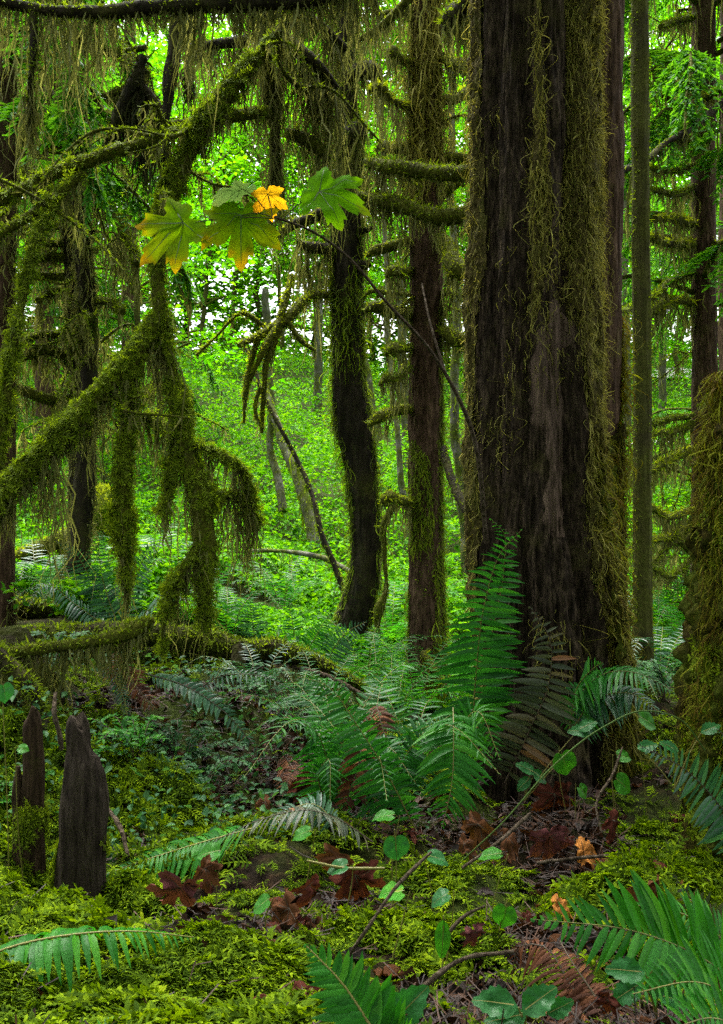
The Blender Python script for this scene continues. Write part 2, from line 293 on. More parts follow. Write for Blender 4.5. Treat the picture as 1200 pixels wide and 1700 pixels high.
# ------------------------------------------------------------------ tubes (trunks, limbs, stems)
def spline(pts, n):
    p = np.asarray(pts, float); d = np.linalg.norm(np.diff(p[:, :3], axis=0), axis=1); tk = np.concatenate([[0], np.cumsum(np.maximum(d, 1e-5))])
    m_ = np.gradient(p, tk, axis=0) if len(p) > 2 else np.repeat((p[1:] - p[:1]) / tk[1], 2, 0)
    ts = np.linspace(0, tk[-1], n); i = np.clip(np.searchsorted(tk, ts, side='right') - 1, 0, len(p) - 2)
    h = (tk[i + 1] - tk[i])[:, None]; u = ((ts - tk[i]) / h[:, 0])[:, None]
    return (2 * u**3 - 3 * u**2 + 1) * p[i] + (u**3 - 2 * u**2 + u) * h * m_[i] + (-2 * u**3 + 3 * u**2) * p[i + 1] + (u**3 - u**2) * h * m_[i + 1]
class Tube:
    def __init__(s, pts, seg=14, step=.05, bump=.12, freq=6, zs=1., seed=1, fl=None, px=True, wob=0, ridge=0):
        s.ridge = ridge
        q = [list(P(a_, b_, c_)) + [r_ / F * c_] for a_, b_, c_, r_ in pts] if px else pts
        q = np.array(q, float); L = np.linalg.norm(np.diff(q[:, :3], axis=0), axis=1).sum()
        n = int(max(6, L / step)); c = spline(q, n); s.C = c[:, :3]; s.R = np.maximum(c[:, 3], .0008); s.L = L; s.n = n; s.seg = seg
        if wob: s.C = s.C + wob * np.stack([noise(s.C * 3.5 + 5 * k, seed + k) for k in range(3)], 1)
        T = nrm(np.gradient(s.C, axis=0)); s.T = T; N = np.zeros_like(T)
        up = np.array([0., 1, 0]) if abs(T[0][1]) < .8 else np.array([1., 0, 0])
        v = up - T[0] * (up @ T[0])
        for i in range(n):
            v = v - T[i] * (v @ T[i]); v = v / np.linalg.norm(v); N[i] = v
        s.N = N; s.B = np.cross(T, N); s.bump, s.freq, s.zs, s.seed, s.fl = bump, freq, zs, seed, fl
        s.t = np.linspace(0, 1, n)
    def at(s, u):
        f = lambda A: np.stack([np.interp(u, s.t, A[:, k]) for k in range(3)], -1)
        return f(s.C), nrm(f(s.T)), np.interp(u, s.t, s.R)
    def surf(s, u, th):
        f = lambda A: np.stack([np.interp(u, s.t, A[:, k]) for k in range(3)], -1)
        c = f(s.C); d = nrm(f(s.N) * np.cos(th)[..., None] + f(s.B) * np.sin(th)[..., None]); r = np.interp(u, s.t, s.R)
        q = (c + d * r[..., None]) * np.array([s.freq, s.freq, s.freq * s.zs])
        k = 1 + s.bump * (noise(q, s.seed) + .5 * noise(q * 2.3, s.seed + 9))
        if s.ridge: k = k + s.ridge * (1 - 2 * np.abs(noise(q * np.array([2.6, 2.6, 1.5]), s.seed + 4))) + s.ridge * .5 * noise(q * np.array([6, 6, 5]), s.seed + 6)
        if s.fl is not None: k = k * s.fl(d, c, u)
        return c + d * (r * k)[..., None], d
    def mesh(s, m_, mat=0, cap=True):
        u = np.repeat(s.t[:, None], s.seg, 1); th = np.repeat(np.linspace(0, 2 * math.pi, s.seg, endpoint=False)[None], s.n, 0)
        p, _ = s.surf(u, th); i = np.arange(s.n - 1)[:, None] * s.seg; j = np.arange(s.seg)[None]; j2 = (j + 1) % s.seg
        m_.add(p, np.stack([i + j, i + j2, i + s.seg + j2, i + s.seg + j], -1).reshape(-1, 4), mat)
        if cap:
            for row, c in ((0, s.C[0]), (s.n - 1, s.C[-1])):
                ring = p[row]; k = np.arange(s.seg)
                m_.add(np.concatenate([ring, [ring.mean(0)]]), np.stack([k, (k + 1) % s.seg, np.full(s.seg, s.seg)], 1), mat)
        return m_
def fuzz(m_, tb, n, ln, wd=.004, up=.35, out=1., down=0., rnd=.6, mask=None, u0=0, u1=1, lift=0, K=3, hem=None):
    n = int(n * .62); wd = wd * 1.5; ln = ln * 1.25
    u = U(u0, u1, n); th = U(0, 2 * math.pi, n); p, d = tb.surf(u, th)
    if mask is not None:
        k = mask(p, d, u); p, d, u = p[k], d[k], u[k]
    if hem is not None:          # thinner below: keep moss mostly on the weather side
        k = U(0, 1, len(p)) < np.clip(hem + d[:, 2], .12, 1); p, d, u = p[k], d[k], u[k]
    N = len(p)
    if N == 0: return
    L = ln * U(.45, 1.25, N) * (.75 + .5 * noise(p * 9, 21)); p = p + d * lift
    dr = nrm(d * out + rng.normal(0, rnd, (N, 3)) + np.array([0, 0, up - down]))
    tt = np.linspace(0, 1, K)[None, :, None]
    bend = rng.normal(0, .35, (N, 1, 3)) + np.array([0, 0, -.25 - down * .5])
    q = p[:, None] - d[:, None] * .002 + dr[:, None] * L[:, None, None] * tt + bend * L[:, None, None] * tt ** 2
    side = nrm(np.cross(dr, rng.normal(0, 1, (N, 3))))
    prof = np.interp(np.linspace(0, 1, K), [0, .5, 1], [.8, 1, .12])[None]
    m_.ribbons(q, wd * U(.6, 1.4, (N, 1)) * prof, side)
def hang(m_, tb, n, ln, wd=.004, u0=0, u1=1, clump=.06, spread=1.15, curl=.035, seed=0, K=7, pull=.55, sharp=1.6, floor=None):
    """strands of moss hanging from a limb, drawn together into pointed wisps"""
    n = int(n * .6); wd = wd * 1.7; curl = curl * 1.5
    u = U(u0, u1, n); s_ = u * tb.L; cid = np.floor(s_ / clump + .35 * np.sin(s_ * 17 + seed)); uc = np.clip((cid + .5) * clump / tb.L, 0, 1)
    z0 = np.zeros_like(cid).astype(np.int64)
    ch = _h(cid.astype(np.int64), z0 + 3, z0 + 7, seed + 5); big = .5 + .5 * noise2(s_ * 1.7, s_ * 0 + seed, 33)
    keep = U(0, 1, n) < np.clip(.35 + big, 0, 1); u, uc, ch, big = u[keep], uc[keep], ch[keep], big[keep]; N = len(u)
    c, T, r = tb.at(u); cc, _, _ = tb.at(uc); dn = np.array([0, 0, -1.]); sd = np.cross(T, dn)
    sl = np.linalg.norm(sd, axis=1, keepdims=True); sd = np.where(sl > .15, sd / np.maximum(sl, 1e-6), nrm(rng.normal(0, 1, (N, 3)) * np.array([1, 1, 0])))
    al = rng.normal(0, .75, N) * spread / 1.7
    root = c + r[:, None] * .92 * (dn * np.cos(al)[:, None] + sd * np.sin(al)[:, None])
    L = 1.75 * ln * (.15 + ch ** sharp * 1.1) * (.25 + 1.0 * big) * U(.35, 1.1, N)
    tt = np.linspace(0, 1, K)[None, :, None]
    wob = np.cumsum(rng.normal(0, curl, (N, K, 3)) * np.array([1, 1, .3]), 1); wob -= wob[:, :1]
    q = root[:, None] + dn * L[:, None, None] * tt + ((cc - c) * pull * np.array([1, 1, .3]))[:, None] * tt ** 1.4 + wob * (L[:, None, None] * .9 + .01)
    q += (sd * np.sin(al)[:, None] * r[:, None] * .4)[:, None] * np.sin(tt * 2.5) - (sd * np.sin(al)[:, None] * r[:, None] * .7)[:, None] * tt
    if floor is not None: q[..., 2] = np.maximum(q[..., 2], floor)
    side = nrm(rng.normal(0, 1, (N, 3)) * np.array([1, 1, .2]))
    prof = np.interp(np.linspace(0, 1, K), [0, .25, .7, 1], [.7, 1, .7, .12])[None]
    m_.ribbons(q, wd * U(.5, 1.5, (N, 1)) * prof, side)
def mossy_limb(root, pts, moss='moss_limb', hangm='moss_hang', bark='bark_moss', fz=900, fl=.022, hg=350, hl=.3, name='limb', seed=1, seg=10, bump=.22, wd=.004, top=.75, clump=.06, px=True, hw=.004, u0=0, wob=.012, curl=.035, sprig=0):
    if sprig: pts = [(a_, b_, c_, d_ * .72) for a_, b_, c_, d_ in pts]
    tb = Tube(pts, seg=seg, step=.03, bump=bump, freq=11, seed=seed, px=px, wob=wob)
    o = part(name, tb.mesh(MB()), M[bark], root)
    if fz:
        m_ = MB(); fuzz(m_, tb, int(fz * tb.L * (.35 if sprig else 1)), fl, wd, hem=top, u0=u0)
        if sprig: tsprigs(m_, tb, int(sprig * tb.L * .8), .050, lambda p, d, u: noise(p * 11, seed) + .5 * noise(p * 27, seed) + .55 * d[:, 2] > -.38, .62, 4, u0)
        part('moss_cover', m_, M[moss], o)
    if hg:
        m_ = MB(); hang(m_, tb, int(hg * tb.L), hl, hw, seed=seed * 7, clump=clump, u0=u0, curl=curl); part('hanging_moss', m_, M[hangm], o)
    return o, tb

def sprigs(m_, p, nn, size, npair=5, fall=None):
    N = len(p); hor = rng.normal(0, 1, (N, 3)); hor -= nn * (hor * nn).sum(1, keepdims=True); hor = nrm(hor * .6 + (np.array([0, -.5, -.25]) if fall is None else np.array(fall)))
    ax = nrm(nn * U(.25, 1.0, (N, 1)) + hor); sd = nrm(np.cross(ax, nn + rng.normal(0, .3, (N, 3)))); up = np.cross(sd, ax); L = size * U(.55, 1.3, N)
    tt = np.linspace(0, 1, 4)[None, :, None]; q = p[:, None] + ax[:, None] * L[:, None, None] * tt + (hor * .45 - up * .1)[:, None] * L[:, None, None] * tt ** 2
    m_.ribbons(q, (L * .10)[:, None] * np.array([[1, .9, .7, .1]]), sd)
    for k in range(npair):
        s_ = .18 + .75 * k / npair
        c = p + ax * (L * s_)[:, None] + (hor * .45 - up * .1) * (L * s_ * s_)[:, None]
        for sg in (1, -1):
            d = nrm(sd * sg + ax * .75 + rng.normal(0, .18, (N, 3))); l = L * .52 * (1 - .62 * s_) * U(.8, 1.2, N)
            q = np.stack([c, c + d * l[:, None] * .55 + up * l[:, None] * .06, c + d * l[:, None] - up * l[:, None] * .15], 1)
            m_.ribbons(q, (L * .12)[:, None] * np.array([[.7, 1, .1]]), nrm(ax - d * (ax * d).sum(1, keepdims=True)))
def tsprigs(m_, tb, n, size, mask=None, hem=None, npair=3, u0=0, u1=1, fall=(0, 0, -.35)):
    u = U(u0, u1, n); th = U(0, 2 * math.pi, n); p, d = tb.surf(u, th)
    if mask is not None: k = mask(p, d, u); p, d = p[k], d[k]
    if hem is not None: k = U(0, 1, len(p)) < np.clip(hem + d[:, 2], .15, 1); p, d = p[k], d[k]
    if len(p): sprigs(m_, p - d * .003, d, size * (.8 + .4 * noise(p * 8, 77))[:, None][:, 0], npair, fall)

# ------------------------------------------------------------------ leaf clouds
def leaves(m_, c, size, tilt=.5, droop=.25, aspect=.62, nrmv=None, mat=0):
    """folded pointed leaves at centres c"""
    N = len(c); up = nrm(np.array([0, 0, 1.]) + rng.normal(0, tilt, (N, 3))) if nrmv is None else nrm(nrmv + rng.normal(0, tilt, (N, 3)))
    ax = nrm(np.cross(up, rng.normal(0, 1, (N, 3)))); sd = np.cross(up, ax); L = size * U(.6, 1.3, (N, 1)); W = L * aspect * .5
    b = c - ax * L * .5; t_ = c + ax * L * .5 - up * L * droop; l = c - ax * L * .08 - sd * W + up * L * .08; r_ = c - ax * L * .08 + sd * W + up * L * .08
    l2 = c + ax * L * .26 - sd * W * .75; r2 = c + ax * L * .26 + sd * W * .75; mid = c - ax * L * .0
    v = np.stack([b, l, l2, t_, r2, r_], 1).reshape(-1, 3); k = np.arange(N)[:, None] * 6
    m_.add(v, np.concatenate([k + np.array([0, 1, 2, 3]), k + np.array([0, 3, 4, 5])]), mat)

# ------------------------------------------------------------------ fern fronds
def frond(m_, pts, plen, face, npair=34, droop=.25, fwd=.3, pw=.15, px=True, rr=.0028, jit=.085, base=.06, curlp=.0, ragged=.03, K=5):
    q = np.array([P(*p_) for p_ in pts]) if px else np.array(pts, float)
    n = 48; c = spline(q, n); T = nrm(np.gradient(c, axis=0)); tt = np.linspace(0, 1, n)
    f = np.asarray(face, float)
    s_ = np.linspace(base, .992, npair)
    s_ = np.concatenate([s_, s_ + .3 / npair]); sg = np.concatenate([np.ones(npair), -np.ones(npair)]); s_ = np.clip(s_, 0, 1)
    if ragged:
        k = U(0, 1, len(s_)) > ragged; s_, sg = s_[k], sg[k]
    N = len(s_)
    at = lambda A: np.stack([np.interp(s_, tt, A[:, k]) for k in range(3)], 1)
    cc, Tc = at(c), nrm(at(T)); fc = nrm(f[None] - Tc * (Tc @ f)[:, None]); sd = np.cross(Tc, fc) * sg[:, None]
    L = plen * np.clip(.55 + s_ / .2 * .45, .55, 1) * np.maximum(1 - np.maximum(0, (s_ - .32) / .68) ** 1.7, .05) * (1 + rng.normal(0, jit, N))
    a_ = fwd + .5 * np.maximum(0, s_ - .6) + rng.normal(0, .085, N)
    d = nrm(sd * np.cos(a_)[:, None] + Tc * np.sin(a_)[:, None] + fc * (.12 + rng.normal(0, .06, N))[:, None])
    g_ = np.array([0, 0, -1.]); u = np.linspace(0, 1, K)[None, :, None]; LL = L[:, None, None]
    dr = droop * g_ + rng.normal(0, .05, (N, 3)) + Tc * .12 - fc * curlp
    p = cc[:, None] + d[:, None] * LL * u + dr[:, None] * LL * u ** 2
    wv = nrm(Tc - d * (Tc * d).sum(1, keepdims=True)) ; wv = nrm(wv + rng.normal(0, .12, (N, 3)) + fc * rng.normal(0, .2, (N, 1)))
    nn = nrm(np.cross(d, wv)); wdt = np.minimum(L * pw, plen * pw) * U(.9, 1.1, N)
    wdt = np.maximum(wdt, plen * pw * .35)
    prof = np.interp(np.linspace(0, 1, K), [0, .12, .5, .8, 1], [.55, 1.05, .95, .6, .04])
    o = wv[:, None] * (wdt[:, None] * prof[None] * .5)[..., None]; ce = nn[:, None] * (wdt[:, None] * prof[None] * .16)[..., None]
    v = np.stack([p - o, p - ce, p + o], 2).reshape(-1, 3)
    b = (np.arange(N)[:, None] * K + np.arange(K - 1)[None]) * 3
    m_.add(v, np.concatenate([np.stack([b, b + 1, b + 4, b + 3], -1).reshape(-1, 4), np.stack([b + 1, b + 2, b + 5, b + 4], -1).reshape(-1, 4)]), 0)
    R = rr * np.linspace(1, .3, n)
    tb = Tube(np.concatenate([c, R[:, None]], 1), seg=5, step=.02, bump=0, px=False); tb.mesh(m_, 1)
    return m_
def fern(name, base, fronds, label, group='sword ferns', mats=('fern', 'rachis'), cat='fern'):
    """fronds: dicts of pts, plen(px at first depth), face, ..."""
    r = thing(name, base, label, cat, group)
    for fd in fronds:
        fd = dict(fd); mt = fd.pop('mats', mats); lab = fd.pop('label', None); Y0 = fd['pts'][0][2] if fd.get('px', True) else 1
        pl = fd.pop('plen'); pl = pl / F * Y0 if fd.get('px', True) else pl
        m_ = frond(MB(), plen=pl, **fd); part('frond', m_, [M[mt[0]], M[mt[1]]], r, lab)
    return r
def rosette(base, n, ln, pl, seed=0, a0=0, a1=2 * math.pi, lift=.75, mats=('fern', 'rachis'), npair=26):
    rs = np.random.default_rng(seed); out = []
    for k in range(n):
        az = a0 + (a1 - a0) * (k + rs.uniform(-.3, .3)) / n; L = ln * rs.uniform(.75, 1.15); h = lift * rs.uniform(.75, 1.2)
        d = np.array([math.cos(az), math.sin(az), 0])
        b = np.asarray(base, float) + d * .02
        pts = [b, b + d * L * .25 + np.array([0, 0, L * h * .55]), b + d * L * .6 + np.array([0, 0, L * h * .75]), b + d * L * .92 + np.array([0, 0, L * h * .5])]
        out.append(dict(pts=pts, plen=pl, face=(d * -.5 + np.array([0, 0, 1])), npair=npair, px=False, rr=.002, mats=mats, K=4))
    return out

# ------------------------------------------------------------------ broad leaves (maple, heart shaped, toothed)
def outline(kind):
    if kind == 'maple':
        pts = []
        for a0_, L in ((0, 1.0), (46, .92), (98, .66)):
            lobe = [(-19, .66), (-15, .83), (-9.5, .79), (-6, .90), (0, 1.0), (6, .90), (9.5, .79), (15, .83), (19, .66)]
            pts += [(a0_ + d_, L * r_) for d_, r_ in lobe if a0_ or d_ >= 0]
            pts.append((a0_ + (23 if a0_ < 90 else 34), (.42 if a0_ == 0 else .44) if a0_ < 90 else .40))
        pts.append((158, .30)); pts.append((174, .13))
        pts = [(a_, r_) for a_, r_ in pts]; full = pts + [(-a_, r_) for a_, r_ in reversed(pts) if a_ > 0]
        return np.array([(r_ * math.cos(math.radians(a_)), r_ * math.sin(math.radians(a_))) for a_, r_ in full])
    if kind == 'heart':
        A = np.radians(np.linspace(0, 360, 33)[:-1]); r = .5 * (1 + .12 * np.cos(A)) * (1 - .42 * np.exp(-((A - math.pi) / .33) ** 2)) + .14 * np.exp(-(np.minimum(A, 2 * math.pi - A) / .22) ** 2)
        return np.stack([r * np.cos(A), r * np.sin(A) * 1.05], 1)
    if kind == 'toothed':
        xs_ = np.linspace(-.5, .5, 13); o = .33 * np.sin((xs_ + .5) ** .8 * math.pi) ** .85; o = o * np.where(np.arange(13) % 2, 1.08, .9)
        xt = xs_ + np.where(np.arange(13) % 2, .035, 0)
        return np.concatenate([np.stack([xt, o], 1), np.stack([xt, -o], 1)[::-1][1:-1]])
    xs_ = np.linspace(-.5, .5, 11); o = .2 * np.sin((xs_ + .5) ** .85 * math.pi) ** .8
    return np.concatenate([np.stack([xs_, o], 1), np.stack([xs_, -o], 1)[::-1][1:-1]])
OUT = {k: outline(k) for k in ('maple', 'heart', 'toothed', 'oval')}
def blade(m_, kind, c, ax, nr, size, fold=.15, droop=.2, curl=.0, mat=0, wav=.04, vein=None):
    """one modelled leaf blade: folded on its midrib, drooping to the tip"""
    o = OUT[kind]; n = len(o); ax = nrm(np.asarray(ax, float)); nr = np.asarray(nr, float); nr = nrm(nr - ax * (ax @ nr)); sd = np.cross(nr, ax)
    rings = (.0, .3, .6, .85, 1.0); vs = []
    for r_ in rings:
        q = o * r_ if r_ else np.zeros((1, 2))
        x, y = q[:, 0], q[:, 1]; z = fold * np.abs(y) - droop * np.maximum(x, -.2) ** 2 * np.sign(x + .2) - curl * (x * x + y * y) + wav * noise2(x * 5 + c[0] * 7, y * 5 + c[1] * 9, 3)
        vs.append(np.asarray(c) + size * (x[:, None] * ax + y[:, None] * sd + z[:, None] * nr))
    v = np.concatenate(vs); k = np.arange(n); k2 = (k + 1) % n
    m_.add(v, np.stack([np.zeros(n, int), 1 + k, 1 + k2], 1), mat)
    b = m_.n - len(v)
    if kind == 'maple' and vein is not None:
        for a_, L_ in ((0, .88), (46, .78), (-46, .78), (98, .5), (-98, .5)):
            rr_ = np.linspace(0, L_, 7); x, y = rr_ * math.cos(math.radians(a_)), rr_ * math.sin(math.radians(a_))
            z = fold * np.abs(y) - droop * np.maximum(x, -.2) ** 2 * np.sign(x + .2) - curl * (x * x + y * y) + wav * noise2(x * 5 + c[0] * 7, y * 5 + c[1] * 9, 3)
            q_ = (np.asarray(c) + size * (x[:, None] * ax + y[:, None] * sd + (z[:, None] + .012) * nr))[None]
            m_.ribbons(q_, (size * .022 * np.linspace(1, .4, 7))[None], nrm(np.cross(nr, q_[0, -1] - q_[0, 0]))[None], vein)
    if kind in ('heart', 'toothed', 'oval') and vein is not None:
        x = np.linspace(-.38, .5, 7); z = -droop * np.maximum(x, -.2) ** 2 * np.sign(x + .2) - curl * x * x
        q_ = (np.asarray(c) + size * (x[:, None] * ax + (z[:, None] + .02 + wav * .5) * nr))[None]; m_.ribbons(q_, (size * .025 * np.linspace(1, .3, 7))[None], sd[None], vein)
    for i in range(len(rings) - 2):
        s0, s1 = 1 + i * n, 1 + (i + 1) * n
        m_.f.append((np.stack([s0 + k, s1 + k, s1 + k2, s0 + k2], 1) + b, mat))
def px_dir(dx, dy, dz=0.): return nrm(np.array([dx, dz, -dy], float))     # picture right, picture down, away

def maple_mat(name, inner, outer, tip, s0=.25, s1=.6, trans=.65):
    m, nd, ln, bs, out = mat_base(name)
    tc = nd.new('ShaderNodeTexCoord'); vl = nd.new('ShaderNodeVectorMath'); vl.operation = 'LENGTH'; ln.new(tc.outputs['Object'], vl.inputs[0])
    n = tex_noise(nd, ln, tc.outputs['Object'], 14, 3); mr = nd.new('ShaderNodeMapRange'); mr.inputs[2].default_value = .16; ln.new(vl.outputs['Value'], mr.inputs[0])
    ad = nd.new('ShaderNodeMath'); ad.operation = 'MULTIPLY_ADD'; ln.new(n.outputs['Fac'], ad.inputs[0]); ad.inputs[1].default_value = 1.1; ln.new(mr.outputs[0], ad.inputs[2])
    mr2 = nd.new('ShaderNodeMapRange'); mr2.inputs[1].default_value = .3; mr2.inputs[2].default_value = 1.55; ln.new(ad.outputs[0], mr2.inputs[0])
    r = ramp(nd, [(s0 + .15, inner), (s1 + .1, outer), (min(1, s1 + .3), tip)]); ln.new(mr2.outputs[0], r.inputs[0]); ln.new(r.outputs[0], bs.inputs['Base Color'])
    bs.inputs['Roughness'].default_value = .7; bs.inputs['Specular IOR Level'].default_value = .015
    vo = nd.new('ShaderNodeTexVoronoi'); vo.inputs['Scale'].default_value = 120; vo.feature = 'DISTANCE_TO_EDGE'; ln.new(tc.outputs['Object'], vo.inputs['Vector'])
    bp = nd.new('ShaderNodeBump'); bp.inputs['Strength'].default_value = .12; bp.inputs['Distance'].default_value = .002; ln.new(vo.outputs['Distance'], bp.inputs['Height']); ln.new(bp.outputs[0], bs.inputs['Normal'])
    if trans:
        t_ = nd.new('ShaderNodeBsdfTranslucent'); h = nd.new('ShaderNodeMix'); h.data_type = 'RGBA'; h.blend_type = 'MULTIPLY'; h.inputs[0].default_value = 1
        ln.new(r.outputs[0], h.inputs[6]); h.inputs[7].default_value = (1.8, 1.7, .6, 1); h.clamp_result = False; ln.new(h.outputs[2], t_.inputs[0])
        ms = nd.new('ShaderNodeMixShader'); ms.inputs[0].default_value = trans; ln.new(bs.outputs[0], ms.inputs[1]); ln.new(t_.outputs[0], ms.inputs[2]); ln.new(ms.outputs[0], out.inputs[0])
    return m
M['maple_green'] = maple_mat('maple_green', (.10, .21, .003), (.16, .22, .004), (.34, .21, .005), .25, .70)
M['maple_yellow'] = maple_mat('maple_yellow', (.36, .20, .008), (.42, .19, .008), (.38, .09, .006))
M['maple_fresh'] = maple_mat('maple_fresh', (.09, .25, .004), (.11, .26, .004), (.15, .23, .005), .5, .75)
M['maple_sheen_tint'] = maple_mat('maple_sheen_tint', (.10, .20, .10), (.16, .26, .14), (.2, .26, .1), trans=.15)  # white sky reflection put into the pale bluish leaf colour
M['dead_purple'] = maple_mat('dead_leaf_purple', (.08, .028, .028), (.12, .042, .034), (.17, .065, .03), trans=.1)
M['dead_brown'] = maple_mat('dead_leaf_brown', (.07, .03, .014), (.13, .055, .022), (.18, .08, .03), trans=.15)
M['dead_red'] = maple_mat('dead_leaf_red', (.06, .018, .012), (.10, .03, .018), (.14, .05, .02), trans=.15)
M['dead_orange'] = maple_mat('dead_leaf_orange', (.32, .13, .03), (.38, .16, .04), (.30, .10, .02), trans=.2)
M['spot_leaf'] = maple_mat('spotted_leaf', (.60, .30, .01), (.08, .26, .03), (.06, .24, .03), -.1, .1, .35)

# ------------------------------------------------------------------ T1: the great mossy trunk and its neighbours
CEN = 897
def fl_big(d, c, u):
    ph = np.arctan2(d[..., 0], -d[..., 1]); z = c[..., 2]
    k = 1 - .17 * np.exp(-((ph + .86 + .06 * np.sin(z * 3)) / .13) ** 2) - .24 * np.exp(-((ph - .40 - .09 * np.sin(z * 2.3 + 1)) / .17) ** 2) - .10 * np.exp(-((ph + .35 + .1 * np.sin(z * 2)) / .10) ** 2)
    fr = np.clip((.75 - z) / .7, 0, 1) ** 1.5
    return k * (1 + fr * (.18 * np.cos(ph * 5 + .6)))
big = thing('old_tree', P(920, 1330, 3.6), 'broadest trunk in view, dark fluted bark with bare brown wood and tan moss sheets', 'tree')
tb1 = Tube([(900, -1900, 3.9, 72), (896, -500, 3.75, 88), (889, 0, 3.72, 96), (886, 400, 3.7, 100), (886, 650, 3.68, 104), (891, 850, 3.66, 108), (905, 1000, 3.63, 113), (915, 1150, 3.6, 116), (920, 1280, 3.58, 126), (920, 1400, 3.58, 150)],
            seg=300, step=.014, bump=.06, freq=24, zs=.13, seed=3, fl=fl_big, ridge=.05)
tr1 = part('trunk', tb1.mesh(MB()), M['bark_big'], big)
def pyz(p): return 850 + (CZ - p[:, 2]) / p[:, 1] * F
def phi(d): return np.arctan2(d[:, 0], -d[:, 1])
def patch(tb, z0, z1, p0, p1, lift, nz=90, nphi=40, rag=.12, seed=5):
    zz = tb.C[:, 2]; o_ = np.argsort(zz); u0, u1 = np.interp([z0, z1], zz[o_], tb.t[o_])
    uu = np.linspace(u0, u1, nz)[:, None] + np.zeros((1, nphi)); f_ = np.linspace(0, 1, nphi)[None]
    e0 = p0 + rag * noise2(uu * 60, uu * 0 + 1, seed) + rag * .5 * noise2(uu * 200, uu * 0, seed); e1 = p1 + rag * noise2(uu * 50, uu * 0 + 9, seed) + rag * .5 * noise2(uu * 190, uu * 0 + 4, seed)
    wv = np.sin(np.linspace(.12, math.pi - .03, nz))[:, None] ** .3
    md = (e0 + e1) / 2; ph = md + (f_ - .5) * (e1 - e0) * wv
    p, d = tb.surf(uu, math.pi - ph)
    bulge = np.minimum(np.minimum(f_, 1 - f_) * 6, 1) ** .5 * np.minimum(wv * 1.4, 1)
    q = p + d * (lift * (bulge * 1.3 - .45) + .006 * noise(p * np.array([70, 70, 5]), 8))[..., None]
    b = (np.arange(nz - 1)[:, None] * nphi + np.arange(nphi - 1)[None]).ravel()
    m_ = MB(); m_.add(q, np.stack([b, b + 1, b + nphi + 1, b + nphi], 1)); return m_
part('bare_wood', patch(tb1, 1.18, 2.12, -.16, .46, .010, nz=220, nphi=70, rag=.22), M['bark_wood'], big, 'smooth brown wood where the bark has fallen away')
def drape(m_, tb, n, mask, ln, wd=.004, curl=.11, lift=.004, out=.10, K=9, u0=0, u1=1):
    """strands rooted on a trunk that fall down along it and curl out"""
    wd = wd * 1.1
    u = U(u0, u1, n); th = U(0, 2 * math.pi, n); p, d = tb.surf(u, th); k = mask(p, d); p, d = p[k], d[k]; N = len(p)
    if not N: return
    L = ln * U(.3, 1.25, N); tt = np.linspace(0, 1, K)[None, :, None]
    A_ = rng.normal(0, curl * 1.1, (N, 1, 3)); B_ = rng.normal(0, curl * .8, (N, 1, 3)); f1 = U(2, 4.5, (N, 1, 1)); f2 = U(5, 9, (N, 1, 1)); wob = (A_ * np.sin(f1 * tt) + B_ * (np.cos(f2 * tt) - 1)) * np.array([1, 1, .6])
    q = p[:, None] + d[:, None] * (lift + out * L[:, None, None] * np.sin(tt * 2.8)) + np.array([0, 0, -1.]) * L[:, None, None] * tt + wob * L[:, None, None]
    cu = (U(0, 1, (N, 1, 1)) < .35) * tt ** 3; q = q + cu * (nrm(d + rng.normal(0, .8, (N, 3)))[:, None] * .28 + np.array([0, 0, .22])) * L[:, None, None]
    side = nrm(np.cross(np.array([0, 0, 1.]), d) + rng.normal(0, .35, (N, 3)))
    m_.ribbons(q, wd * U(.5, 1.4, (N, 1)) * np.interp(np.linspace(0, 1, K), [0, .3, .8, 1], [.8, 1, .6, .15])[None], side)
def shell(m_, tb, mask, lift, seg=150, u0=0, u1=1, step=.016):
    n = int(tb.L * (u1 - u0) / step); u = np.repeat(np.linspace(u0, u1, n)[:, None], seg, 1).ravel(); th = np.tile(np.linspace(0, 2 * math.pi, seg, endpoint=False), n)
    p, d = tb.surf(u, th); k = mask(p, d); p = p + d * (lift * (.55 + .8 * noise(p * np.array([22, 22, 9]), 91) + .5 * noise(p * np.array([60, 60, 40]), 92)))[:, None]
    i = np.arange(n - 1)[:, None] * seg; j = np.arange(seg)[None]; j2 = (j + 1) % seg; f = np.stack([i + j, i + j2, i + seg + j2, i + seg + j], -1).reshape(-1, 4); f = f[k[f].all(1)]
    if not len(f): return
    us, inv = np.unique(f.ravel(), return_inverse=True); m_.add(p[us], inv.reshape(-1, 4))
def nzm(p, s, sc=(14, 14, 3)): return noise(p * np.array(sc), s)
def mk_right(p, d):
    y, f_ = pyz(p), phi(d); lo = np.where(y < 420, .47 - .12 * np.clip((y - 260) / 160, 0, 1), np.where(y < 720, .46 + .0006 * (y - 420), .64)) + .16 * nzm(p, 4)
    return (f_ > lo) & (f_ < 2.2) & (y < 1290)
def mk_left(p, d): return (phi(d) < -1.12 + .15 * nzm(p, 5)) & (phi(d) > -2.3) & (pyz(p) < 1200)
def mk_mid(p, d):
    y, f_ = pyz(p), phi(d); cx = np.interp(y, [0, 180, 350, 535], [-.15, -.12, -.07, -.19]); wd_ = np.interp(y, [0, 150, 260, 330, 480, 540], [.05, .07, .13, .16, .11, .03])
    return (np.abs(f_ - cx) < wd_ * (1 + .5 * nzm(p, 6))) & (y < 540)
def mk_thin(p, d): return (np.abs(phi(d)) < 1.4) & (nzm(p, 7, (9, 9, 2.5)) > .22) & (pyz(p) < 1250)
def mk_low(p, d): return (phi(d) > .75) & (phi(d) < 2.2) & (pyz(p) > 740 + 40 * nzm(p, 8)) & (pyz(p) < 1300)
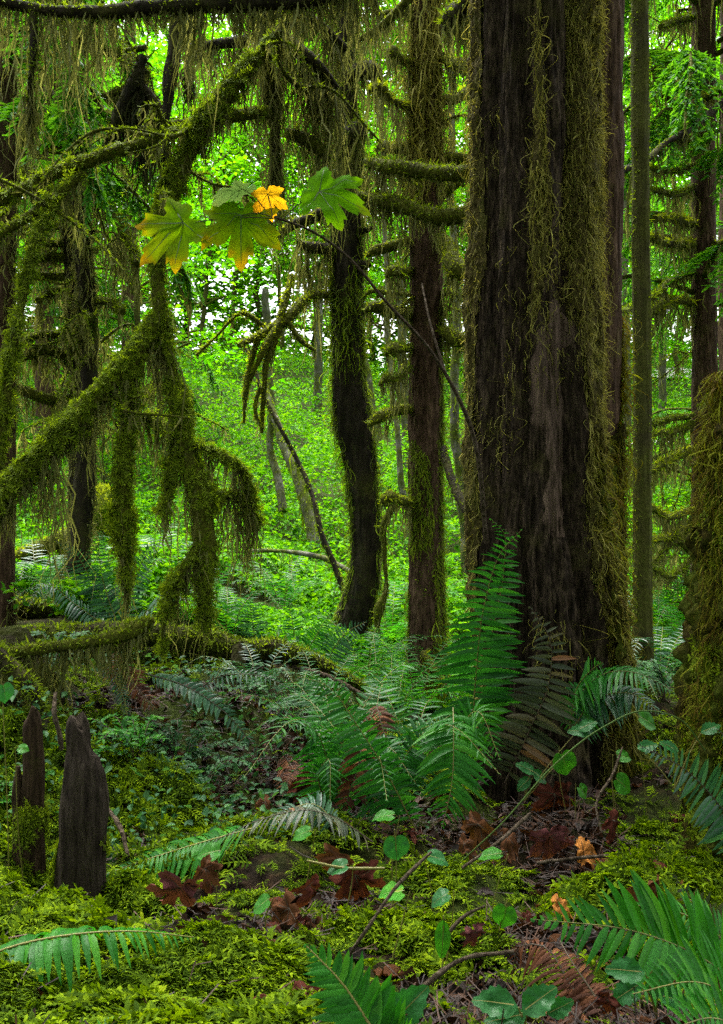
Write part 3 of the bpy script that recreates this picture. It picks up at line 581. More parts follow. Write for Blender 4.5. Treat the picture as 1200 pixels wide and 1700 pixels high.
m_ = MB(); shell(m_, tb1, lambda p, d: mk_right(p, d) | mk_left(p, d) | mk_mid(p, d), .016, 220, .25); part('moss_mat', m_, M['mat_tan'], tr1)
m_ = MB(); drape(m_, tb1, 130000, mk_right, .09, .0029, u0=.25, out=.07); drape(m_, tb1, 44000, mk_left, .09, .0029, u0=.25, out=.05); fuzz(m_, tb1, 90000, .03, .0028, mask=lambda p, d, u: mk_right(p, d), u0=.25); fuzz(m_, tb1, 30000, .02, .004, mask=lambda p, d, u: mk_left(p, d), u0=.25)
part('moss_sheet', m_, M['moss_tan'], tr1)
m_ = MB(); drape(m_, tb1, 90000, mk_mid, .09, .0030, out=.16, curl=.15, u0=.25); part('hanging_moss', m_, M['moss_tan'], tr1)
m_ = MB(); drape(m_, tb1, 15000, mk_thin, .08, .0024, curl=.2, u0=.25); part('moss_wisps', m_, M['moss_tan'], tr1)
m_ = MB(); shell(m_, tb1, mk_low, .03, 220, .4); part('moss_mat', m_, M['mat_gold'], tr1)
m_ = MB(); drape(m_, tb1, 30000, mk_low, .13, .005, u0=.4, out=.16); tsprigs(m_, tb1, 40000, .045, lambda p, d, u: mk_low(p, d), None, 4, .4); part('moss_skirt', m_, M['moss_gold'], tr1)

red = thing('red_barked_tree', P(985, 1200, 4.15), 'straight reddish brown trunk standing close behind the broadest trunk', 'tree')
tb2 = Tube([(996, -1900, 4.3, 30), (993, 0, 4.2, 40), (988, 500, 4.18, 42), (978, 900, 4.15, 46), (972, 1120, 4.1, 56), (970, 1260, 4.1, 70)], seg=120, step=.02, bump=.06, freq=26, zs=.14, seed=14, ridge=.04)
tr2 = part('trunk', tb2.mesh(MB()), M['bark_red'], red)
m_ = MB(); shell(m_, tb2, lambda p, d: (phi(d) > .3) & (phi(d) < 2.4) & (pyz(p) > 720 + 60 * nzm(p, 5)), .035, 120, .4); part('moss_mat', m_, M['mat_gold'], tr2)
m_ = MB()
drape(m_, tb2, 42000, lambda p, d: (phi(d) > -.4) & (phi(d) < 2.4) & (pyz(p) > 560 + 320 * np.clip(1.4 - phi(d), 0, 1) + 60 * nzm(p, 3)), .14, .005, out=.16, u0=.4)
tsprigs(m_, tb2, 26000, .045, lambda p, d, u: (phi(d) > .3) & (phi(d) < 2.4) & (pyz(p) > 720 + 60 * nzm(p, 5)), None, 4, .4)
part('moss_skirt', m_, M['moss_gold'], tr2)
m_ = MB(); drape(m_, tb2, 12000, lambda p, d: (np.abs(phi(d)) < 1.2) & (pyz(p) > 380) & (pyz(p) < 700) & (nzm(p, 9, (10, 10, 3)) > .1), .08, .003, u0=.3, curl=.1); part('moss_wisps', m_, M['moss_tan'], tr2)

# ------------------------------------------------------------------ T3: bent maple
bent = thing('bent_tree', P(572, 1090, 6), 'bent dark trunk curving at its foot, in the middle of the view', 'tree')
tb3 = Tube([(570, -1600, 6.4, 14), (574, -100, 6, 16), (574, 60, 6, 16), (576, 180, 6, 17), (580, 240, 6, 22), (577, 350, 6, 25), (577, 500, 6, 26), (579, 620, 6, 27), (585, 690, 6, 31), (597, 760, 6, 27), (606, 850, 6, 25), (607, 930, 6, 25), (598, 990, 6, 27), (580, 1050, 6, 29), (566, 1120, 6, 38)],
            seg=100, step=.025, bump=.10, freq=15, zs=.25, seed=22, ridge=.05)
tr3 = part('trunk', tb3.mesh(MB()), M['bark_dark'], bent)
m_ = MB(); fuzz(m_, tb3, 16000, .028, .006, mask=lambda p, d, u: (np.abs(d[:, 0]) > .78) | (nzm(p, 31, (5, 5, 2)) > .3), u0=.45)
drape(m_, tb3, 9000, lambda p, d: (np.abs(d[:, 0]) > .7) | (nzm(p, 32, (5, 5, 1.5)) > .25), .16, .006, u0=.4); part('moss_cover', m_, M['moss_limb'], tr3)
m_ = MB(); drape(m_, tb3, 16000, lambda p, d: (pyz(p) > 205) & (pyz(p) < 500) & (nzm(p, 33, (6, 6, 1.2)) > -.05 + .0018 * (pyz(p) - 230)), .28, .006, out=.07, u0=.3); part('hanging_moss', m_, M['moss_hang'], tr3)
for i, (pts, fz, hg, hl) in enumerate([
        ([(572, 130, 6, 13), (600, 118, 5.9, 15), (625, 122, 5.8, 12), (632, 140, 5.8, 6)], 1100, 450, .35),
        ([(575, 260, 6, 18), (592, 222, 5.85, 20), (600, 215, 5.8, 14)], 1300, 700, .5),
        ([(566, 422, 6, 16), (535, 414, 5.9, 11), (508, 408, 5.8, 8), (495, 400, 5.8, 4)], 700, 500, .5),
        ([(585, 375, 6, 10), (612, 380, 5.9, 5), (620, 376, 5.9, 3)], 500, 120, .2),
        ([(585, 440, 6, 12), (604, 440, 5.9, 9), (614, 436, 5.9, 5)], 600, 150, .2),
        ([(562, 345, 6, 10), (520, 362, 6.1, 10), (480, 378, 6.2, 8), (455, 400, 6.3, 5)], 900, 200, .25)]):
    mossy_limb(bent, pts, 'moss_limb' if i != 5 else 'moss_bright', 'moss_hang', 'bark_dark', fz, .03, hg, hl, 'branch', 40 + i, wd=.006, hw=.006)
for i, pts in enumerate([[(552, 482, 6, 5), (510, 498, 5.7, 7), (470, 530, 5.5, 8), (430, 558, 5.4, 7), (398, 575, 5.3, 5)],
                         [(486, 455, 5.6, 5), (468, 530, 5.5, 7), (455, 580, 5.45, 7), (438, 625, 5.4, 5), (433, 690, 5.4, 4), (438, 722, 5.4, 3)],
                         [(430, 558, 5.4, 6), (418, 590, 5.4, 5), (408, 630, 5.4, 4), (402, 665, 5.4, 3)], [(470, 530, 5.5, 6), (440, 590, 5.4, 5), (415, 640, 5.4, 4), (405, 700, 5.4, 2)],
                         [(480, 536, 5.5, 5), (500, 570, 5.5, 4), (520, 585, 5.5, 2)], [(438, 650, 5.4, 4), (425, 690, 5.4, 3), (432, 712, 5.4, 2)],
                         [(440, 545, 5.5, 4), (400, 520, 5.5, 3), (360, 560, 5.5, 2), (330, 590, 5.5, 2)]]):
    mossy_limb(bent, pts, 'moss_bright', 'moss_hang', 'bark_moss', 1500, .018, 130, .1, 'branch', 50 + i, wd=.005, seg=7, hw=.005, wob=.03)

# ------------------------------------------------------------------ T4: reddish conifer with mossy stub branches
con = thing('conifer', P(710, 1180, 5.6), 'slim reddish conifer trunk with short mossy side branches, right of the bent trunk', 'tree')
tb4 = Tube([(706, -1900, 5.9, 16), (707, -100, 5.6, 24), (707, 300, 5.6, 26), (707, 600, 5.6, 27), (706, 850, 5.6, 28), (708, 1000, 5.6, 29), (710, 1120, 5.6, 33), (711, 1220, 5.6, 42)], seg=100, step=.02, bump=.06, freq=26, zs=.4, seed=61, ridge=.04)
tr4 = part('trunk', tb4.mesh(MB()), M['bark_red'], con)
m_ = MB(); drape(m_, tb4, 16000, lambda p, d: (pyz(p) < 300 + 60 * nzm(p, 62)) & (nzm(p, 63, (8, 8, 1.2)) > -.1), .30, .007, out=.08, u0=.25); part('hanging_moss', m_, M['moss_tan'], tr4)
m_ = MB(); drape(m_, tb4, 30000, lambda p, d: (pyz(p) > 620) & (nzm(p, 64, (8, 8, 1.5)) > .75 - .001 * (pyz(p) - 500)) | ((d[:, 0] > .7) & (pyz(p) > 500)), .09, .005, out=.1, u0=.3); fuzz(m_, tb4, 16000, .022, .005, mask=lambda p, d, u: (nzm(p, 65, (8, 8, 2)) > .25) & (pyz(p) > 600), u0=.3); part('moss_cover', m_, M['moss_limb'], tr4)
for i, (a_, b_, r_, br) in enumerate([((684, 236), (626, 228), 8, 1), ((684, 282), (658, 286), 8, 1), ((682, 397), (604, 416), 8, 1), ((682, 448), (652, 452), 8, 0), ((682, 490), (606, 494), 4, 0), ((684, 524), (612, 508), 11, 1),
        ((682, 578), (630, 582), 8, 0), ((682, 613), (622, 617), 6, 0), ((684, 680), (612, 698), 9, 1), ((682, 830), (628, 840), 7, 1), ((732, 395), (776, 478), 12, 1), ((732, 548), (776, 548), 12, 1), ((732, 266), (786, 258), 10, 1),
        ((732, 168), (778, 152), 9, 1), ((732, 486), (780, 488), 5, 0), ((684, 105), (655, 85), 7, 0), ((684, 180), (620, 166), 6, 1), ((732, 330), (760, 300), 6, 1), ((735, 95), (760, 100), 9, 1), ((684, 20), (640, 40), 7, 1)]):
    Y0 = 5.55; b_ = (b_[0] + U(-16, 14), b_[1] + U(-20, 26)); md = ((a_[0] * .5 + b_[0] * .5), (a_[1] * .5 + b_[1] * .5) + U(-6, 6)); dy = U(-.5, .2)
    mossy_limb(con, [(*a_, Y0, r_ * .8), (*md, Y0 + dy * .5, r_), (b_[0], b_[1], Y0 + dy, r_ * .75), (b_[0] + (b_[0] - a_[0]) * .1, b_[1] + 6, Y0 + dy, r_ * .3)], 'moss_bright' if br else 'moss_limb', 'moss_hang', 'bark_moss', 1100, .026, 350, .20, 'branch', 70 + i, wd=.006, hw=.005)
for i, pts in enumerate([[(608, 270, 5.2, 7), (640, 276, 5.1, 11), (680, 280, 5, 12), (730, 288, 4.9, 12), (785, 284, 4.8, 13)], [(596, 322, 5.2, 7), (640, 334, 5.1, 12), (685, 348, 5, 12), (735, 358, 4.9, 13), (770, 350, 4.9, 11), (778, 340, 4.9, 4)]]):
    mossy_limb(con, pts, 'moss_limb', 'moss_hang', 'bark_moss', 1800, .026, 700, .24, 'branch', 95 + i, wd=.005, hw=.005)
mossy_limb(con, [(738, 745, 5.5, 6), (750, 800, 5.2, 8), (775, 850, 4.9, 8), (800, 885, 4.7, 7)], 'moss_limb', 'moss_hang', 'bark_dark', 600, .02, 90, .14, 'branch', 98)
mossy_limb(con, [(702, 1085, 5.2, 5), (720, 1110, 5.1, 6), (738, 1140, 5, 6)], 'moss_bright', 'moss_gold', 'bark_moss', 900, .03, 500, .3, 'branch', 99, wd=.006)
mossy_limb(con, [(655, 840, 5.5, 4), (640, 862, 5.5, 6), (638, 930, 5.5, 4), (640, 985, 5.5, 4), (630, 1010, 5.5, 8), (625, 1040, 5.5, 4)], 'moss_limb', 'moss_hang', 'bark_moss', 900, .02, 160, .2, 'branch', 100)

# ------------------------------------------------------------------ T5 pole, T6 right conifer, T7 mossy trunk at the right edge, T11 left edge trunk, T10 left pair
pole = thing('slender_tree', P(1067, 1150, 4.6), 'thin greenish pole like trunk right of the broadest trunk', 'tree')
tb5 = Tube([(1056, -1500, 4.8, 10), (1062, 0, 4.6, 14), (1064, 400, 4.6, 14.5), (1066, 800, 4.6, 15), (1067, 1080, 4.6, 17), (1067, 1190, 4.6, 21)], seg=40, step=.03, bump=.12, freq=30, zs=.12, seed=101)
tr5 = part('trunk', tb5.mesh(MB()), M['bark_pole'], pole)
m_ = MB(); fuzz(m_, tb5, 9000, .016, .004, mask=lambda p, d, u: (np.abs(d[:, 0]) > .6), u0=.3); part('moss_cover', m_, M['moss_limb'], tr5)

rc = thing('conifer', P(1166, 1100, 6.5), 'brown conifer trunk with thick mossy limbs, behind the golden mossy trunk at the right edge', 'tree')
tb6 = Tube([(1162, -1500, 6.8, 13), (1168, 0, 6.5, 19), (1168, 400, 6.5, 20), (1170, 700, 6.5, 21), (1168, 1000, 6.5, 24), (1166, 1180, 6.5, 34)], seg=48, step=.035, bump=.07, freq=22, zs=.35, seed=111)
part('trunk', tb6.mesh(MB()), M['bark_red'], rc)
for i, (pts, br) in enumerate([([(1152, 372), (1118, 366), (1086, 372)], 1), ([(1152, 404), (1110, 404), (1074, 398)], 1), ([(1150, 450), (1110, 470), (1080, 492), (1040, 520), (1020, 530)], 0), ([(1150, 500), (1110, 502), (1080, 505)], 1),
        ([(1150, 690), (1100, 690), (1060, 688), (1022, 684)], 0), ([(1150, 702), (1112, 710), (1088, 735), (1050, 748), (1018, 762)], 0), ([(1150, 745), (1110, 755), (1070, 780), (1018, 812)], 1), ([(1150, 846), (1110, 848), (1080, 856)], 1),
        ([(1150, 864), (1110, 885), (1080, 912), (1040, 930), (1015, 940)], 1), ([(1148, 884), (1110, 905), (1078, 926)], 0), ([(1146, 930), (1110, 945), (1080, 950)], 0), ([(1148, 150), (1175, 162), (1215, 150)], 1), ([(1150, 235), (1120, 236), (1100, 230)], 0),
        ([(1150, 310), (1120, 312), (1080, 320), (1050, 340)], 0), ([(1185, 405), (1215, 400)], 1), ([(1150, 100), (1115, 95), (1080, 110)], 0), ([(1150, 30), (1120, 40), (1095, 30)], 0), ([(1150, 275), (1100, 285), (1070, 280)], 0)]):
    n_ = len(pts); q = [(x, y + U(-9, 12) * k, 6.45 - .25 * k, (7.5 if br else 5.5) * (1 - .4 * k / n_)) for k, (x, y) in enumerate(pts)]
    mossy_limb(rc, q, 'moss_bright' if br else 'moss_limb', 'moss_hang', 'bark_moss', 900, .03, 260, .17, 'branch', 115 + i, wd=.007, hw=.007, seg=8)
mossy_limb(rc, [(1215, 150, 5.6, 5), (1150, 212, 5.3, 6), (1100, 248, 5.1, 5), (1060, 268, 4.9, 5), (1032, 285, 4.8, 6), (1030, 330, 4.8, 5), (1028, 380, 4.8, 2)], 'moss_limb', 'moss_dark', 'bark_dark', 350, .016, 120, .16, 'branch', 140, wob=.03)

edge = thing('mossy_tree', P(1250, 1470, 2.7), 'broken trunk wrapped in shaggy golden moss, cut by the right edge', 'tree trunk')
tb7 = Tube([(1196, 615, 2.7, 5), (1206, 650, 2.7, 14), (1222, 690, 2.7, 36), (1240, 780, 2.7, 62), (1246, 900, 2.7, 78), (1249, 1050, 2.7, 88), (1250, 1250, 2.7, 94), (1250, 1440, 2.7, 98), (1250, 1560, 2.7, 112)], seg=60, step=.02, bump=.12, freq=14, zs=.4, seed=151)
tr7 = part('trunk', tb7.mesh(MB()), M['bark_moss'], edge)
m_ = MB(); shell(m_, tb7, lambda p, d: (d[:, 1] < .6) & (nzm(p, 154, (6, 6, 3)) > -.35), .05, 120); part('moss_mat', m_, M['mat_gold'], tr7)
m_ = MB(); drape(m_, tb7, 16000, lambda p, d: (d[:, 1] < .4) & (nzm(p, 152, (7, 7, 3)) > -.02), .07, .003, lift=.025, out=.2, curl=.14); part('moss_shag', m_, M['moss_gold'], tr7)
m_ = MB(); tsprigs(m_, tb7, 22000, .055, lambda p, d, u: (d[:, 1] < .5) & (nzm(p, 153, (6, 6, 4)) > .0), None, 5); m_.v = [v_ + np.array([0, -.02, 0]) for v_ in m_.v]; part('moss_cover', m_, M['moss_limb'], tr7)

le = thing('dark_tree', P(4, 1060, 5.2), 'brown trunk cut by the left edge behind the mossy limbs', 'tree')
tb11 = Tube([(10, -1500, 5.4, 14), (8, -50, 5.2, 19), (4, 500, 5.2, 21), (2, 900, 5.2, 22), (0, 1120, 5.2, 28)], seg=40, step=.04, bump=.1, freq=20, zs=.3, seed=161)
t_ = part('trunk', tb11.mesh(MB()), M['bark_red'], le)
m_ = MB(); drape(m_, tb11, 5000, lambda p, d: nzm(p, 162, (6, 6, 1.5)) > .15, .2, .006, u0=.2); part('hanging_moss', m_, M['moss_hang'], t_)

for i, (lab, pts, brs) in enumerate([
    ('dark mossy trunk, thicker of the close pair behind the diagonal limb', [(118, -1200, 5.8, 8), (122, -50, 5.5, 11), (128, 200, 5.5, 13), (138, 400, 5.5, 14), (148, 600, 5.5, 15), (142, 780, 5.5, 16), (122, 1050, 5.5, 20)],
     [([(150, 318), (195, 362), (222, 412), (228, 440)], 8, 1, .45), ([(136, 165), (175, 160), (215, 148)], 7, 1, .3), ([(130, 60), (190, 90), (240, 80)], 7, 0, .5), ([(150, 500), (190, 505), (205, 520)], 7, 0, .3), ([(150, 560), (150, 535), (138, 530)], 14, 0, .4)]),
    ('thin dark trunk, slighter of the close pair behind the diagonal limb', [(96, -1200, 6, 6), (94, 0, 5.7, 8), (99, 160, 5.7, 9), (106, 280, 5.7, 10), (119, 450, 5.7, 12), (130, 620, 5.7, 13), (128, 800, 5.7, 14), (126, 1040, 5.7, 18)],
     [([(112, 232), (70, 246), (20, 268)], 9, 1, .3), ([(100, 200), (60, 200), (25, 258)], 10, 1, .25), ([(110, 372), (75, 372)], 7, 0, .2), ([(112, 405), (62, 404)], 7, 1, .2), ([(112, 426), (60, 428)], 9, 0, .35), ([(114, 462), (55, 458)], 8, 0, .3),
      ([(118, 484), (75, 488), (60, 500)], 8, 1, .3), ([(118, 592), (70, 580), (32, 594)], 10, 1, .3), ([(122, 662), (80, 662), (18, 642)], 10, 1, .3), ([(120, 300), (60, 300), (-10, 270)], 6, 1, .3), ([(100, 100), (60, 90), (10, 110)], 7, 0, .6), ([(124, 560), (70, 555), (30, 570)], 7, 0, .3)])]):
    tr = thing('mossy_tree', P(pts[-1][0], pts[-1][1] - 15, pts[-1][2]), lab, 'tree', 'pair of dark mossy trunks at left')
    tb = Tube(pts, seg=30, step=.04, bump=.14, freq=14, zs=.4, seed=170 + i)
    o = part('trunk', tb.mesh(MB()), M['bark_dark'], tr)
    m_ = MB(); fuzz(m_, tb, 12000, .028, .006, mask=lambda p, d, u: (np.abs(d[:, 0]) > .7) | (nzm(p, 172, (5, 5, 2)) > .15), u0=.2); drape(m_, tb, 2600, lambda p, d: nzm(p, 173, (5, 5, 1.5)) > .1, .16, .006, u0=.2); part('moss_cover', m_, M['moss_hang'], o)
    for k, (pp, r_, br, hl) in enumerate(brs):
        q = [(x, y, pts[3][2] - .12 * j, r_ * (1 - .3 * j / len(pp))) for j, (x, y) in enumerate(pp)]
        mossy_limb(tr, q, 'moss_limb', 'moss_hang', 'bark_moss', 1000, .028, 420, hl * .55, 'branch', 180 + 20 * i + k, wd=.006, hw=.006, seg=8)

# ------------------------------------------------------------------ T8: the arching vine maple draped in moss, with its diagonal limbs
vm = thing('vine_maple', P(330, 1080, 3.8), 'arching vine maple thickly draped in moss, forking in the left foreground', 'tree')
VL = [
 ([(560, -120, 4.0, 12), (490, 20, 3.9, 14), (436, 88, 3.85, 15), (395, 135, 3.8, 18), (348, 195, 3.8, 19), (305, 265, 3.8, 20), (276, 340, 3.8, 19), (263, 430, 3.8, 17), (262, 500, 3.8, 18), (266, 560, 3.8, 19)], 2600, 700, .15, 1),
 ([(266, 530, 3.8, 18), (225, 590, 3.75, 20), (155, 660, 3.7, 21), (85, 738, 3.65, 21), (20, 800, 3.6, 23), (-60, 890, 3.5, 24)], 3000, 1300, .36, 1),
 ([(266, 540, 3.8, 16), (284, 605, 3.8, 15), (296, 680, 3.78, 17), (316, 760, 3.76, 20), (335, 830, 3.75, 25), (343, 910, 3.75, 27), (342, 975, 3.75, 17), (340, 1030, 3.75, 5)], 2300, 1000, .34, 1),
 ([(335, 900, 3.75, 12), (300, 950, 3.7, 11), (282, 1000, 3.68, 8), (272, 1060, 3.66, 4), (270, 1085, 3.66, 2)], 1300, 900, .2, 1),
 ([(216, 590, 3.74, 10), (211, 690, 3.72, 13), (208, 790, 3.7, 16), (206, 890, 3.7, 15), (210, 960, 3.7, 8), (212, 1000, 3.7, 4)], 2400, 800, .22, 1),
 ([(300, 700, 3.78, 10), (286, 760, 3.75, 11), (275, 800, 3.74, 8), (268, 850, 3.74, 5)], 1500, 800, .4, 0),
 ([(318, 742, 3.77, 9), (352, 752, 3.85, 10), (385, 770, 3.9, 10), (408, 800, 3.95, 9), (414, 830, 3.95, 5), (416, 850, 3.95, 3)], 1500, 650, .27, 1),
 ([(338, 818, 3.77, 8), (375, 824, 3.9, 9), (410, 838, 4.0, 7), (432, 868, 4.05, 4)], 1500, 600, .22, 1),
 ([(-60, 352, 3.7, 13), (0, 332, 3.72, 13), (60, 300, 3.75, 14), (150, 268, 3.78, 15), (250, 232, 3.8, 15), (330, 205, 3.85, 14), (400, 188, 3.9, 13), (450, 182, 3.95, 12)], 2600, 500, .07, 1),
 ([(472, 222, 4.1, 12), (500, 232, 4.1, 15), (530, 254, 4.1, 13), (545, 268, 4.1, 5)], 1600, 500, .2, 1),
 ([(-60, 428, 3.6, 11), (0, 388, 3.62, 11), (45, 360, 3.65, 11), (92, 322, 3.7, 10), (140, 285, 3.76, 9)], 1900, 450, .12, 0),
 ([(88, 330, 3.7, 8), (62, 400, 3.6, 9), (38, 480, 3.55, 10), (18, 570, 3.5, 11), (6, 660, 3.5, 11), (-10, 780, 3.5, 11)], 2100, 350, .12, 0),
 ([(232, 690, 3.9, 9), (262, 700, 3.95, 10), (300, 716, 4.0, 9)], 1300, 600, .2, 1),
 ([(255, 655, 4.1, 5), (230, 650, 4.1, 5), (200, 650, 4.1, 4)], 900, 200, .15, 1),
]
for i, (pts, fz, hg, hl, br) in enumerate(VL):
    mossy_limb(vm, pts, 'moss_limb', 'moss_hang', 'bark_moss', fz * (1.5 if i not in (8, 9, 10) else 3.2), .022 if i not in (8, 9, 10) else .016, hg * 1.0, hl, 'limb', 200 + i, wd=.0042, hw=.0038, top=.9, clump=.07, wob=.016, sprig=fz if i not in (8, 9, 10) else fz * .12)

def twiggy(root, tb, n, u0, u1, L0, hg=60, seed=0, az0=0, az1=6.283, moss='moss_limb', r0=.009):
    """fine broken side twigs, bent and forked, with a little moss"""
    wood, mo, hm = MB(), MB(), MB(); rs = np.random.default_rng(seed)
    for k in range(n):
        c, T, R_ = tb.at(np.array([rs.uniform(u0, u1)])); c = c[0]; az = rs.uniform(az0, az1); d = np.array([math.cos(az), math.sin(az), rs.uniform(-.5, .35)]); L = L0 * rs.uniform(.35, 1.15)
        kinks = rs.normal(0, .16, (4, 3)) * L; q = [c + d * R_[0] * .6, c + d * L * .35 + kinks[0], c + d * L * .7 + kinks[1] + np.array([0, 0, -.08 * L]), c + d * L + kinks[2] + np.array([0, 0, -.3 * L])]
        segs = [(q, r0 * rs.uniform(.6, 1.5))]
        for j in range(rs.integers(1, 4)):
            b = q[1 + j % 2]; d2 = nrm(d + rs.normal(0, .8, 3) + np.array([0, 0, -.35])); l2 = L * rs.uniform(.25, .6); segs.append(([b, b + d2 * l2 * .5 + rs.normal(0, .05, 3) * L, b + d2 * l2 + np.array([0, 0, -.2 * l2])], r0 * .55))
        for pts, rr in segs:
            t_ = Tube([list(p_) + [rr * f_] for p_, f_ in zip(pts, np.linspace(1, .35, len(pts)))], seg=6, step=.04, bump=.2, freq=20, px=False, seed=k, wob=.02); t_.mesh(wood)
            fuzz(mo, t_, int(700 * t_.L), .018, .005, hem=.5); hang(hm, t_, int(hg * 3 * t_.L), .10, .005, seed=k)
    o = part('twigs', wood, M['bark_moss'], root); part('moss_cover', mo, M[moss], o); part('hanging_moss', hm, M['moss_hang'], o)
twiggy(con, tb4, 34, .42, .80, .55, seed=1, moss='moss_bright'); twiggy(bent, tb3, 12, .42, .60, .6, seed=2); twiggy(rc, tb6, 30, .45, .93, .6, seed=3, az0=1.6, az1=4.7)
twiggy(vm, Tube(VL[8][0], px=True), 6, .05, .8, .55, seed=4); twiggy(vm, Tube(VL[0][0], px=True), 5, .2, .9, .5, seed=5); twiggy(vm, Tube(VL[1][0], px=True), 3, .1, .8, .4, seed=6)
for i_, o_ in enumerate([o for o in COL.objects if o.name.startswith('mossy_tree') and o.get('group')]):
    twiggy(o_, Tube([(122 - 14 * i_, -50, 5.5, 9), (138 - 22 * i_, 400, 5.5, 10), (150 - 20 * i_, 800, 5.5, 10)]), 28, .0, .95, .8, seed=10 + i_)

# ------------------------------------------------------------------ top limbs with moss curtains
tl = thing('mossy_limb', P(55, 15, 3.6), 'level limb across the upper left hung with a curtain of moss', 'tree limb')
for i, (pts, fz, hg, hl) in enumerate([
    ([(-80, -30, 3.6, 8), (55, 12, 3.6, 9), (150, 18, 3.6, 11), (300, 10, 3.6, 13), (420, 4, 3.65, 14), (560, -14, 3.7, 14), (640, -60, 3.8, 12)], 1800, 850, .27),
    ([(52, 12, 3.6, 7), (55, 70, 3.58, 6), (50, 150, 3.57, 4), (52, 200, 3.57, 2)], 1300, 900, .3)]):
    mossy_limb(tl, pts, 'moss_limb', 'moss_hang', 'bark_dark', fz, .024, hg, hl, 'limb' if i == 0 else 'side_limb', 230 + i, hw=.004, clump=.09)
cl = thing('mossy_limb', P(500, 0, 4.2), 'tangle of hidden limbs behind the heaviest grey green moss curtain, upper centre', 'tree limb')
for i, (pts, fz, hg, hl) in enumerate([
    ([(400, -40, 4.3, 9), (450, 10, 4.2, 10), (520, 40, 4.2, 10), (570, 80, 4.3, 7)], 700, 1700, .5),
    ([(420, 40, 4.1, 8), (470, 60, 4.1, 9), (530, 110, 4.1, 9), (560, 150, 4.15, 6)], 700, 1700, .42),
    ([(300, -30, 4.5, 9), (290, 60, 4.5, 12), (282, 130, 4.5, 12), (275, 205, 4.5, 6)], 400, 500, .2),
    ([(310, 84, 4.3, 7), (350, 76, 4.25, 9), (410, 68, 4.2, 10)], 1500, 900, .3),
    ([(440, -20, 4.0, 6), (456, 120, 4.0, 8), (458, 240, 4.0, 7), (456, 300, 4.0, 3)], 500, 1600, .35)]):
    mossy_limb(cl, pts, 'moss_limb', 'moss_hang', 'bark_dark', fz, .022, hg, hl, 'limb', 240 + i, hw=.0042, clump=.08)
dk = thing('dead_branch', P(215, 120, 4.9), 'dark dead branch with blackish hanging moss above the diagonal limb', 'branch')
for i, pts in enumerate([[(236, 90, 4.9, 8), (222, 140, 4.9, 12), (200, 190, 4.9, 12), (172, 245, 4.9, 6)], [(222, 140, 4.9, 8), (232, 190, 4.9, 9), (238, 240, 4.9, 4)], [(236, 140, 4.9, 6), (262, 180, 4.9, 9), (276, 215, 4.9, 6)], [(285, 40, 4.9, 8), (318, 30, 4.9, 11), (318, 60, 4.9, 8), (312, 120, 4.9, 5)]]):
    mossy_limb(dk, pts, 'moss_dark', 'moss_dark', 'bark_dark', 900, .03, 1100, .3, 'limb', 250 + i, hw=.006, wd=.006)
bl = thing('bare_limb', P(598, 62, 4.8), 'smooth yellow green limb slanting up beside the reddish conifer', 'branch')
mossy_limb(bl, [(596, 62, 4.8, 4), (625, 48, 4.8, 7), (655, 22, 4.8, 7), (690, -15, 4.8, 8), (740, -70, 4.8, 9)], 'moss_bright', 'moss_hang', 'bark_moss', 900, .012, 330, .34, 'limb', 260, hw=.005)
bs_ = thing('mossy_limb', P(745, 20, 4.2), 'dark moss laden limb tucked into the top beside the broadest trunk', 'tree limb')
mossy_limb(bs_, [(800, -30, 4.0, 12), (775, 10, 4.1, 16), (750, 30, 4.2, 16), (738, 45, 4.25, 8)], 'moss_limb', 'moss_hang', 'bark_dark', 2200, .035, 1500, .35, 'limb', 265, wd=.006)

# ------------------------------------------------------------------ maple sapling with its hanging leaves
sp = thing('maple_sapling', P(800, 885, 3.4), 'leaning maple sapling with a few large green and yellow leaves', 'sapling')
st = [(808, 900, 3.4, 4.5), (778, 700, 3.15, 3.6), (720, 590, 3.0, 3.0), (640, 500, 2.8, 2.6), (570, 420, 2.7, 2.3), (520, 385, 2.65, 2.0), (455, 360, 2.6, 1.8)]
part('stem', Tube(st, seg=7, step=.02, bump=.1, freq=40, seed=270).mesh(MB()), M['twig'], sp)
part('side_stem', Tube([(742, 628, 3.05, 2.6), (715, 540, 3.1, 2.0), (700, 470, 3.2, 1.4)], seg=6, step=.02, bump=.1, freq=40, seed=271).mesh(MB()), M['twig'], sp)
LV = [('yellowing green leaf facing left', (305, 372), px_dir(-.80, .60, -.15), px_dir(.35, -.66, -.66), 100, 'maple_green', (455, 362)), ('broad green leaf with yellow lobes', (400, 358), px_dir(.05, .9, -.45), px_dir(.05, -.52, -.85), 98, 'maple_green', (452, 360)),
      ('small orange yellow leaf', (444, 322), px_dir(.15, .9, .2), px_dir(0, -.4, -1), 44, 'maple_yellow', (452, 360)), ('fresh green leaf facing right', (530, 318), px_dir(.9, .25, -.1), px_dir(-.1, -.5, -.85), 92, 'maple_fresh', (470, 364)),
      ('leaf seen edge on, pale sky sheen put into its colour', (402, 314), px_dir(-.92, .25, .3), px_dir(-.12, -.95, -.12), 70, 'maple_sheen_tint', (440, 348))]
for i, (lab, c, ax, nr, sz, mt, j) in enumerate(LV):
    Yl = 2.6; cw = P(*c, Yl); m_ = MB(); blade(m_, 'maple', cw, ax, nr, sz / F * Yl, .10, .18, .12, wav=.10, vein=1)
    o = m_.build('leaf', [M[mt], M['cane']], sp, cw); o.location = tuple(cw - ORI[sp.name]); ORI[o.name] = cw; o['label'] = lab
    jw = P(*j, 2.6); part('leaf_stalk', Tube([list(jw) + [.0016], list((jw + cw) / 2 + np.array([0, 0, .01])) + [.0014], list(cw) + [.0012]], seg=5, step=.02, bump=0, px=False).mesh(MB()), M['rachis_dark'], sp)

